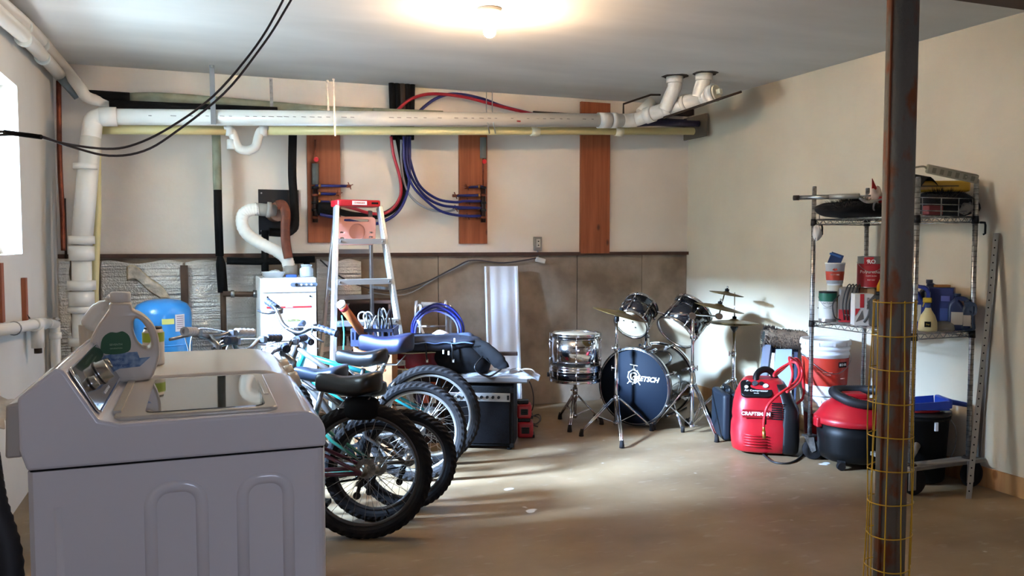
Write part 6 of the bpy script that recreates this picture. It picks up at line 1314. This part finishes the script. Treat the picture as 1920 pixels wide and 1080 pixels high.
# ------------------------------------------------------------------ things on the middle shelf
ZM = ZS2+.007
def on(px, x=None, y=None):
    """point of the shelf plane seen at column px and depth line X=x or Y=y"""
    r = ray(px, 500); t = (x/r.x) if x else (y/r.y); return V((r.x*t, r.y*t, ZM))
def can(lab, p, r, h, z, bands, lidm=None, name='paint_can', wire=True):
    o = thing(name, lab, 'can', (p.x, p.y, z), -atan2(p.x, p.y))
    MB().lathe([(.001, .002), (r-.002, .002), (r, 0), (r, .004), (r-.001, .006), (r-.001, h-.006), (r, h-.004), (r, h), (r-.006, h), (r-.008, h-.004), (.001, h-.004)], 32).build('body', mat('tin', '#a9a6a0', .3, .9) if wire else white, o)
    for z0, z1, m_ in bands: MB().lathe([(r+.0004, z0), (r+.0004, z1)], 32, cap=False).build('label_band', m_, o)
    if wire: MB().tube([((r+.003)*cos(t), (r+.003)*sin(t), h*.82-.06*sin(t)**2) for t in [pi+pi*i/14 for i in range(15)]], .0015, 5).build('bail_handle', steel, o)
    return o
def cl(o, txt, sz, r, z, m_, a=0, **k): return letters(txt, sz, face((r*sin(a), -r*cos(a), z), (cos(a), sin(a), 0), (0, 0, 1)), m_, o, **k)
p_ = V((3.597, 4.045, ZM)); g_ = can('white can with a dark green top band at the left end of the middle shelf', p_, .052, .185, ZM, ((.02, .125, mat('label white', '#d9d6cf', .6)), (.125, .175, mat('label green', '#0f5a45', .5))))
cl(g_, 'NATURA', .014, .0535, .115, mat('dark print', '#2a3d38', .6)); cl(g_, 'interior paint', .009, .0535, .085, mat('grey print2', '#8c8c88', .6))
MB().cyl((0, 0, .176), (0, 0, .186), .0525, n=32).build('lid', black, g_)
p_ = V((3.687, 4.088, ZM)); w2 = can('cream can behind the green-topped can', p_, .045, .23, ZM, ((.01, .22, mat('label cream', '#d8ccb4', .6)),), wire=False)
rb_ = thing('plastic_tub', 'white tub with a red emblem stacked above the green-topped can', 'tub', (p_.x, p_.y, ZM+.231), -atan2(p_.x, p_.y))
MB().lathe([(.001, 0), (.048, 0), (.058, .12), (.060, .12), (.060, .128), (.055, .128), (.045, .006), (.001, .006)], 32).build('body', white, rb_); MB().lathe([(.0505, .02), (.0555, .075)], 32, cap=False).build('label_band', mat('brick label', '#b5402c', .5), rb_)
cl(rb_, 'READY MIX', .010, .0565, .055, lightlet, rb_ and 0); MB().prism([(-.016, .084), (-.006, .096), (0, .088), (.006, .096), (.016, .084), (0, .078)], .001, face((0, -.0575, 0), (1, 0, 0), (0, 0, 1))).build('emblem', mat('brick label', '#b5402c', .5), rb_)
bx_ = thing('blue_carton', 'small dark blue carton sticking up out of the white tub', 'carton', (p_.x, p_.y, ZM+.33), -atan2(p_.x, p_.y)); MB().box((0, 0, .045), (.075, .03, .085), rot(y=.35)).build('body', mat('carton blue', '#16315f', .5), bx_, bevel=.002); MB().box((.0, -.0005, .075), (.07, .031, .012), rot(y=.35)).build('stripe', mat('carton stripe', '#2d5d9c', .5), bx_)
p_ = on(1592, y=3.93); dv_ = thing('corded_tool', 'clear grey plastic case with red label wrapped in black cord', 'tool case', (p_.x, p_.y, ZM), -atan2(p_.x, p_.y))
MB().box((0, 0, .11), (.115, .08, .215)).build('case', mat('grey clear', '#7b746c', .3, alpha=.75), dv_, bevel=.02, seg=3); MB().box((0, -.041, .045), (.105, .004, .075)).build('label', redlet, dv_); cl(dv_, 'TACKLE', .014, .0435, .05, lightlet)
for i in range(4): MB().tube(spline([(-.02+.018*i, -.046, .02), (-.03+.018*i, -.055, .12), (-.01+.02*i, -.045, .215), (.01+.018*i, .0, .226), (-.01+.018*i, .05, .12)], 5), .0035, 6).build('cord', blackcable, dv_)
MB().tube(spline([(-.05, -.045, .17), (-.085, -.06, .12), (-.075, -.06, .04), (-.04, -.05, .02)], 5), .0035, 6).build('cord', blackcable, dv_)
p_ = on(1618, y=3.80); wbx = thing('product_box', 'white printed carton with red stripe beside the corded tool', 'box', (p_.x, p_.y, ZM), -atan2(p_.x, p_.y)+.25)
MB().box((0, 0, .0925), (.105, .09, .185)).build('body', mat('carton white', '#d4cec4', .6), wbx, bevel=.002); MB().box((-.012, -.046, .145), (.022, .002, .08)).build('stripe', redlet, wbx)
letters('SUBMERS', .017, face((.02, -.0465, .13), (0, 0, -1), (1, 0, 0)), blacklet, wbx)
MB().prism([(-.045, .02), (-.01, .09), (.0, .04)], .001, face((0, -.0455, 0), (1, 0, 0), (0, 0, 1))).build('printed_shape', mat('grey print3', '#5f5a55', .6), wbx); MB().prism([(-.048, .055), (-.02, .10), (-.048, .10)], .001, face((0, -.0455, 0), (1, 0, 0), (0, 0, 1))).build('printed_shape', redlet, wbx); MB().tube(spline([(.0, -.047, .02), (.02, -.047, .05), (.03, -.047, .09)], 4), .006, 6, flat=.3).build('printed_shape', mat('grey print3', '#5f5a55', .6), wbx)
p_ = on(1650, y=3.72); dk = thing('grey_canister', 'dark grey rounded canister half hidden by the column', 'canister', (p_.x, p_.y, ZM)); MB().lathe([(.001, 0), (.05, 0), (.055, .01), (.055, .15), (.03, .18), (.001, .185)], 24).build('body', mat('gunmetal', '#34322f', .5), dk); MB().cyl((0, 0, .18), (0, 0, .2), .02, n=14).build('cap', black, dk)
# brown carton carrying the red can
p_ = on(1634, y=4.05); bc = thing('brown_carton', 'brown carton at the back of the middle shelf under the red can', 'box', (p_.x, p_.y, ZM), -atan2(p_.x, p_.y)); MB().box((0, 0, .10), (.15, .11, .20)).build('body', mat('cardboard dark', '#8a6242', .8), bc, bevel=.003); MB().box((0, -.056, .1), (.04, .002, .2)).build('packing_tape', mat('tan tape', '#b7946a', .4), bc)
rc2 = can('red polyurethane can standing on the brown carton', p_, .083, .195, ZM+.202, ((.006, .150, mat('can red', '#a9151f', .5)),)); MB().box((-.015, -.084, .166), (.055, .004, .052)).build('name_panel', mat('can red', '#a9151f', .5), rc2)
cl(rc2, 'PRO', .034, .0875, .163, lightlet, -.1, bold=.001); cl(rc2, 'Polyurethane', .026, .0865, .100, lightlet, .05); cl(rc2, 'CLEAR GLOSS', .010, .0855, .075, lightlet); cl(rc2, 'FAST DRY', .010, .0855, .05, lightlet)
p_ = on(1660, y=3.88); yj = thing('yellow_bottle', 'yellow plastic bottle mostly hidden behind the column', 'bottle', (p_.x, p_.y, ZM)); MB().lathe([(.001, 0), (.04, 0), (.045, .01), (.045, .22), (.03, .26), (.014, .28), (.001, .28)], 24).build('body', mat('yellow plastic', '#c9951e', .4), yj); MB().cyl((0, 0, .275), (0, 0, .3), .017, n=14).build('cap', blackm, yj)
# right part of the shelf
def jugb(lab, px, y, w_, h, col_, capc, name='fluid_jug', z=None, cap='#b98a1e'):
    p_ = on(px, y=y); o = thing(name, lab, 'jug', (p_.x, p_.y, ZM if z is None else z), -atan2(p_.x, p_.y)); k = w_/.15
    ol_ = smooth2([(-.07*k, 0), (-.075*k, h*.3), (-.07*k, h*.7), (-.03*k, h*.86), (-.025*k, h*.93), (.005*k, h*.93), (.02*k, h*.9), (.055*k, h*.88), (.074*k, h*.75), (.075*k, h*.3), (.07*k, 0)], 3)
    hl_ = smooth2([(.0*k, h*.83), (.04*k, h*.81), (.055*k, h*.72), (.05*k, h*.6), (.035*k, h*.62), (.02*k, h*.74)], 3)
    holed_solid(ol_, [hl_], .085*min(k, 1.1), .018, WM[o.name] @ face((0, 0, 0), (1, 0, 0), (0, 0, 1)), 'body', mat(lab[:14]+'m', col_, .4), o)
    MB().cyl((-.0125*k, 0, h*.92), (-.0125*k, 0, h), .018, n=16).build('cap', mat(capc+'cap', cap, .4), o); MB().box((-.01*k, -.043*min(k, 1.1), h*.32), (.08*k, .003, h*.35)).build('label', mat(lab[:10]+'lb', '#b7b2a4', .5), o)
    return o
jugb('blue fluid jug with yellow cap beside the column on the middle shelf', 1718, 3.58, .15, .27, '#1b2f78', 'y')
jugb('navy fluid jug with a handle at the back of the middle shelf', 1748, 3.60, .15, .27, '#1d2740', 'n', cap='#23283a')
jugb('dark blue round-shouldered bottle near the right post of the middle shelf', 1800, 3.41, .11, .20, '#16264a', 'd', cap='#14203a', name='oil_bottle')
jugb('slate blue bottle right beside the right post of the middle shelf', 1818, 3.365, .07, .17, '#26364a', 's', cap='#1c2734', name='oil_bottle')
p_ = V((3.93, 3.52, ZM)); bb2 = thing('blue_box', 'dark blue box with small printed panels on the middle shelf', 'box', (p_.x, p_.y, ZM), -atan2(p_.x, p_.y)-.1)
MB().box((0, 0, .115), (.14, .10, .23)).build('body', mat('box blue', '#152456', .45), bb2, bevel=.004); MB().box((.03, -.056, .17), (.045, .002, .03)).build('printed_panel', mat('box violet', '#4a4f8a', .5), bb2); MB().box((-.06, -.056, .16), (.03, .002, .09)).build('printed_panel', mat('pale label', '#a8a79e', .5), bb2); MB().box((.03, -.056, .08), (.05, .002, .07)).build('printed_panel', mat('box mid', '#2c3f74', .5), bb2)
p_ = V((3.94, 3.52, ZM)); MB().box((p_.x, p_.y, ZM+.238), (.075, .045, .014), Matrix.Rotation(-.4, 4, 'Z')).build('wood_block', mat('block tan', '#a8743f', .7), bevel=.002, tag_=('small tan wooden block lying on top of the dark blue box', 'block'))
p_ = V((3.725, 3.415, ZM)); spb = thing('spray_bottle', 'cream spray bottle with yellow trigger at the front of the middle shelf', 'spray bottle', (p_.x, p_.y, ZM), -atan2(p_.x, p_.y))
MB().lathe([(.001, 0), (.046, 0), (.049, .01), (.047, .05), (.036, .085), (.018, .115), (.013, .13), (.001, .132)], 28).build('body', mat('cream bottle', '#d3c28e', .35, alpha=.95), spb); MB().cyl((0, 0, .128), (0, 0, .15), .015, n=14).build('collar', mat('sprayer blue', '#2c3f74', .5), spb)
MB().box((-.005, 0, .168), (.045, .02, .028)).build('trigger_head', mat('sprayer yellow', '#b59a2a', .4), spb, bevel=.006); MB().box((-.022, 0, .148), (.006, .012, .035), rot(y=.3)).build('trigger', mat('sprayer yellow', '#b59a2a', .4), spb); MB().box((0, -.048, .04), (.032, .003, .03)).build('label', blackm, spb); cl(spb, 'Zep', .012, .0505, .04, mat('sprayer yellow', '#b59a2a', .4))
p_ = V((3.825, 3.40, ZM)); MB().lathe([(.055, 0), (.056, .012), (.05, .035), (.03, .05), (.001, .054)], 28, T(p_)).build('dome_cover', mat('smoked dome', '#8d8978', .25, alpha=.75), tag_=('smoky translucent dome beside the cream spray bottle', 'cover'))
p_ = on(1697, y=3.50); pc2 = thing('tan_jar', 'pale tan jar just right of the column on the middle shelf', 'jar', (p_.x, p_.y, ZM)); MB().lathe([(.001, 0), (.03, 0), (.033, .01), (.033, .075), (.026, .09), (.001, .09)], 20).build('body', mat('tan plastic', '#b7a078', .5), pc2); MB().cyl((0, 0, .09), (0, 0, .102), .027, n=18).build('lid', black, pc2)
# ------------------------------------------------------------------ things on the top shelf
ZT = ZS1+.007
ZM_keep = ZM
def ont(px, x=None, y=None): p_ = on(px, x, y); return V((p_.x, p_.y, ZT))
def furry(lab, px0, px1, y, dep, h, seed, name='black_fur_cloth', col_='#0b0a0b'):
    a = ont(px0, y=y); b = ont(px1, y=y); c = (a+b)/2; w_ = (b-a).length; o = thing(name, lab, 'cloth', c, 0); rnd = random.Random(seed); m_ = mat('black fur', col_, 1)
    MB().ell((0, 0, h/2), (w_/2, dep/2, h/2), n=40, k=16, p=.75, wob=.12, seed=seed).build('cloth', m_, o); hb_ = MB()
    for i in range(1400):
        t = rnd.random()*2*pi; f_ = rnd.random()*pi*.55-.1; q = V((cos(t)*cos(f_)*w_/2, sin(t)*cos(f_)*dep/2, h/2+sin(f_)*h/2)); n_ = V((q.x/w_, q.y/dep, (q.z-h/2)/h)).normalized()
        s_ = V((-sin(t), cos(t), 0))*.0018; hb_.add([q-s_, q+s_, q*1.0+n_*(.020+.032*rnd.random())+V((rnd.random()-.5, 0, rnd.random()-.5))*.008], [(0, 1, 2)])
    tag(hb_.build('pile', m_, o), kind='stuff'); return o
furry('black furry cloth spread on the left half of the top shelf', 1540, 1662, 3.98, .26, .10, 2)
furry('black furry bundle on the right half of the top shelf', 1722, 1815, 3.48, .22, .13, 5)
MB().grid(lambda u, v: ont(1738, y=3.46)+V((-.09+.20*u, -.0+.14*v, .165+.05*sin(u*3.1)-.10*abs(u-.45)+.03*v)), 10, 8, th=(0, 0, .004)).build('black_flap', blackm, tag_=('stiff black flap standing up on the right furry bundle', 'flap'))
# grease gun along the left
a = at(1489, 361, d=5.05); b = at(1612, 358, d=4.85); a.z = b.z = ZT+.125
gg = thing('grey_pump', 'long grey metal pump tube sticking out left over the top shelf', 'pump', a); dvv = (b-a).normalized()
MB().cyl(a, b, .013, n=16).build('barrel', steel, gg, True); MB().cyl(a-dvv*.004, a+dvv*.03, .0155, n=16).build('end_cap', mat('dark iron', '#3a2f27', .6, .6), gg, True); MB().cyl(a.lerp(b, .55), b, .0155, n=16).build('sleeve', mat('galvanised', '#a9a8a3', .4, .8), gg, True); MB().cyl(b, b+dvv*.06, .005, n=8).build('nozzle', steel, gg, True)
q = b+dvv*.02; MB().tube(spline([b+V((0, 0, -.01)), b+dvv*.04+V((0, 0, -.035)), b+dvv*.1+V((0, 0, -.03))], 5), .009, 8).build('lever', steel, gg, True)
p_ = ont(1638, y=3.93); rbg = thing('plastic_bag', 'crumpled white and red plastic bag left of the column on the top shelf', 'bag', p_)
MB().ell((0, 0, .13), (.045, .04, .055), n=24, k=14, wob=.3, seed=12).build('bag', mat('bag white', '#cdb9ae', .5), rbg); MB().ell((.01, -.03, .115), (.03, .02, .02), n=14, k=8, wob=.3, seed=4).build('red_print', redlet, rbg); MB().grid(lambda u, v: V((-.035+.05*u*(1-v), -.01, .16+.07*v+.01*sin(u*9))), 8, 8, th=(0, .004, 0)).build('bag_handle', redlet, rbg)
MB().tube(spline([ont(1655, y=3.9)+V((-.03, 0, .03)), ont(1640, y=3.85)+V((-.02, 0, .05)), ont(1640, y=3.85)+V((0, 0, .10)), ont(1660, y=3.85)+V((0, 0, .115))], 6), .006, 8).build('cable', greycable, tag_=('thick pale grey cord looping on the top shelf by the column', 'cord'))
p_ = ont(1757, y=3.50); yc = thing('yellow_case', 'yellow plastic case lying on the furry bundle', 'case', p_+V((0, 0, .135)), -.5)
MB().prism(smooth2([(-.15, -.05), (.11, -.055), (.15, -.02), (.13, .05), (-.12, .06)], 3), .06, z0=0).build('shell', mat('case yellow', '#b98f1c', .4), yc, bevel=.012, seg=3); MB().box((-.02, -.055, .03), (.2, .012, .008)).build('seam', mat('dark seam', '#5b4a1a', .6), yc)
a = at(1737, 316, d=4.25); b = at(1833, 336, d=4.2); 
psx = thing('power_strip', 'beige power strip lying across the yellow case', 'power strip', a.lerp(b, .5)-V((0, 0, .02))); Mq = face(a.lerp(b, .5), b-a, V((0, -.75, .65)) if False else V((0, -.3, 1))); L_ = (b-a).length
beige = mat('beige plastic', '#8f866e', .5)
MB().box(a.lerp(b, .5), (L_, .045, .035), Mq).build('housing', beige, psx, True, bevel=.006)
for i in range(6):
    c = a.lerp(b, .14+.15*i); n_ = Mq.to_3x3().col[2].normalized()
    MB().box(c+n_*.018, (.018, .026, .002), Mq).build('socket', mat('socket tan', '#6f674f', .6), psx, True)
MB().tube(spline([a, a+V((-.03, 0, .01)), a+V((-.10, .05, -.01)), a+V((-.16, .1, -.06))], 6), .005, 7).build('cord', beige, psx, True); MB().tube(spline([a+V((.02, -.02, .01)), a+V((.08, -.05, -.02)), a+V((.15, -.04, -.01)), a.lerp(b, .7)+V((0, -.03, -.01))], 6), .004, 7).build('cord', beige, psx, True)
p_ = V((3.94, 3.39, ZT)); MB().ell((p_.x, p_.y, ZT+.045), (.05, .04, .035), n=24, k=14, wob=.2, seed=7).build('grey_sock', mat('grey cloth', '#7d786f', .9), tag_=('crumpled grey cloth at the right end of the top shelf', 'cloth'))
p_ = V((3.72, 3.40, ZT)); MB().box((p_.x, p_.y, ZT+.028), (.10, .05, .05)).build('red_carton', mat('dark red card', '#6d1f22', .6), bevel=.004, tag_=('dark red small carton behind the guard rods of the top shelf', 'carton'))
p_ = at(1504, 437, d=5.14); msk = MB().ell((SX0-.0, SY1-.03, p_.z), (.028, .028, .045), n=20, k=12, wob=.15, seed=5).build('white_mask', mat('mask white', '#d5d1ca', .8), tag_=('small white dust mask hanging on the far left shelf post', 'mask'))
MB().tube(spline([(SX0-.02, SY1-.04, p_.z-.03), (SX0-.025, SY1-.045, p_.z-.09), (SX0-.015, SY1-.04, p_.z-.12)], 5), .0015, 5).build('strap', greycable, msk, True)
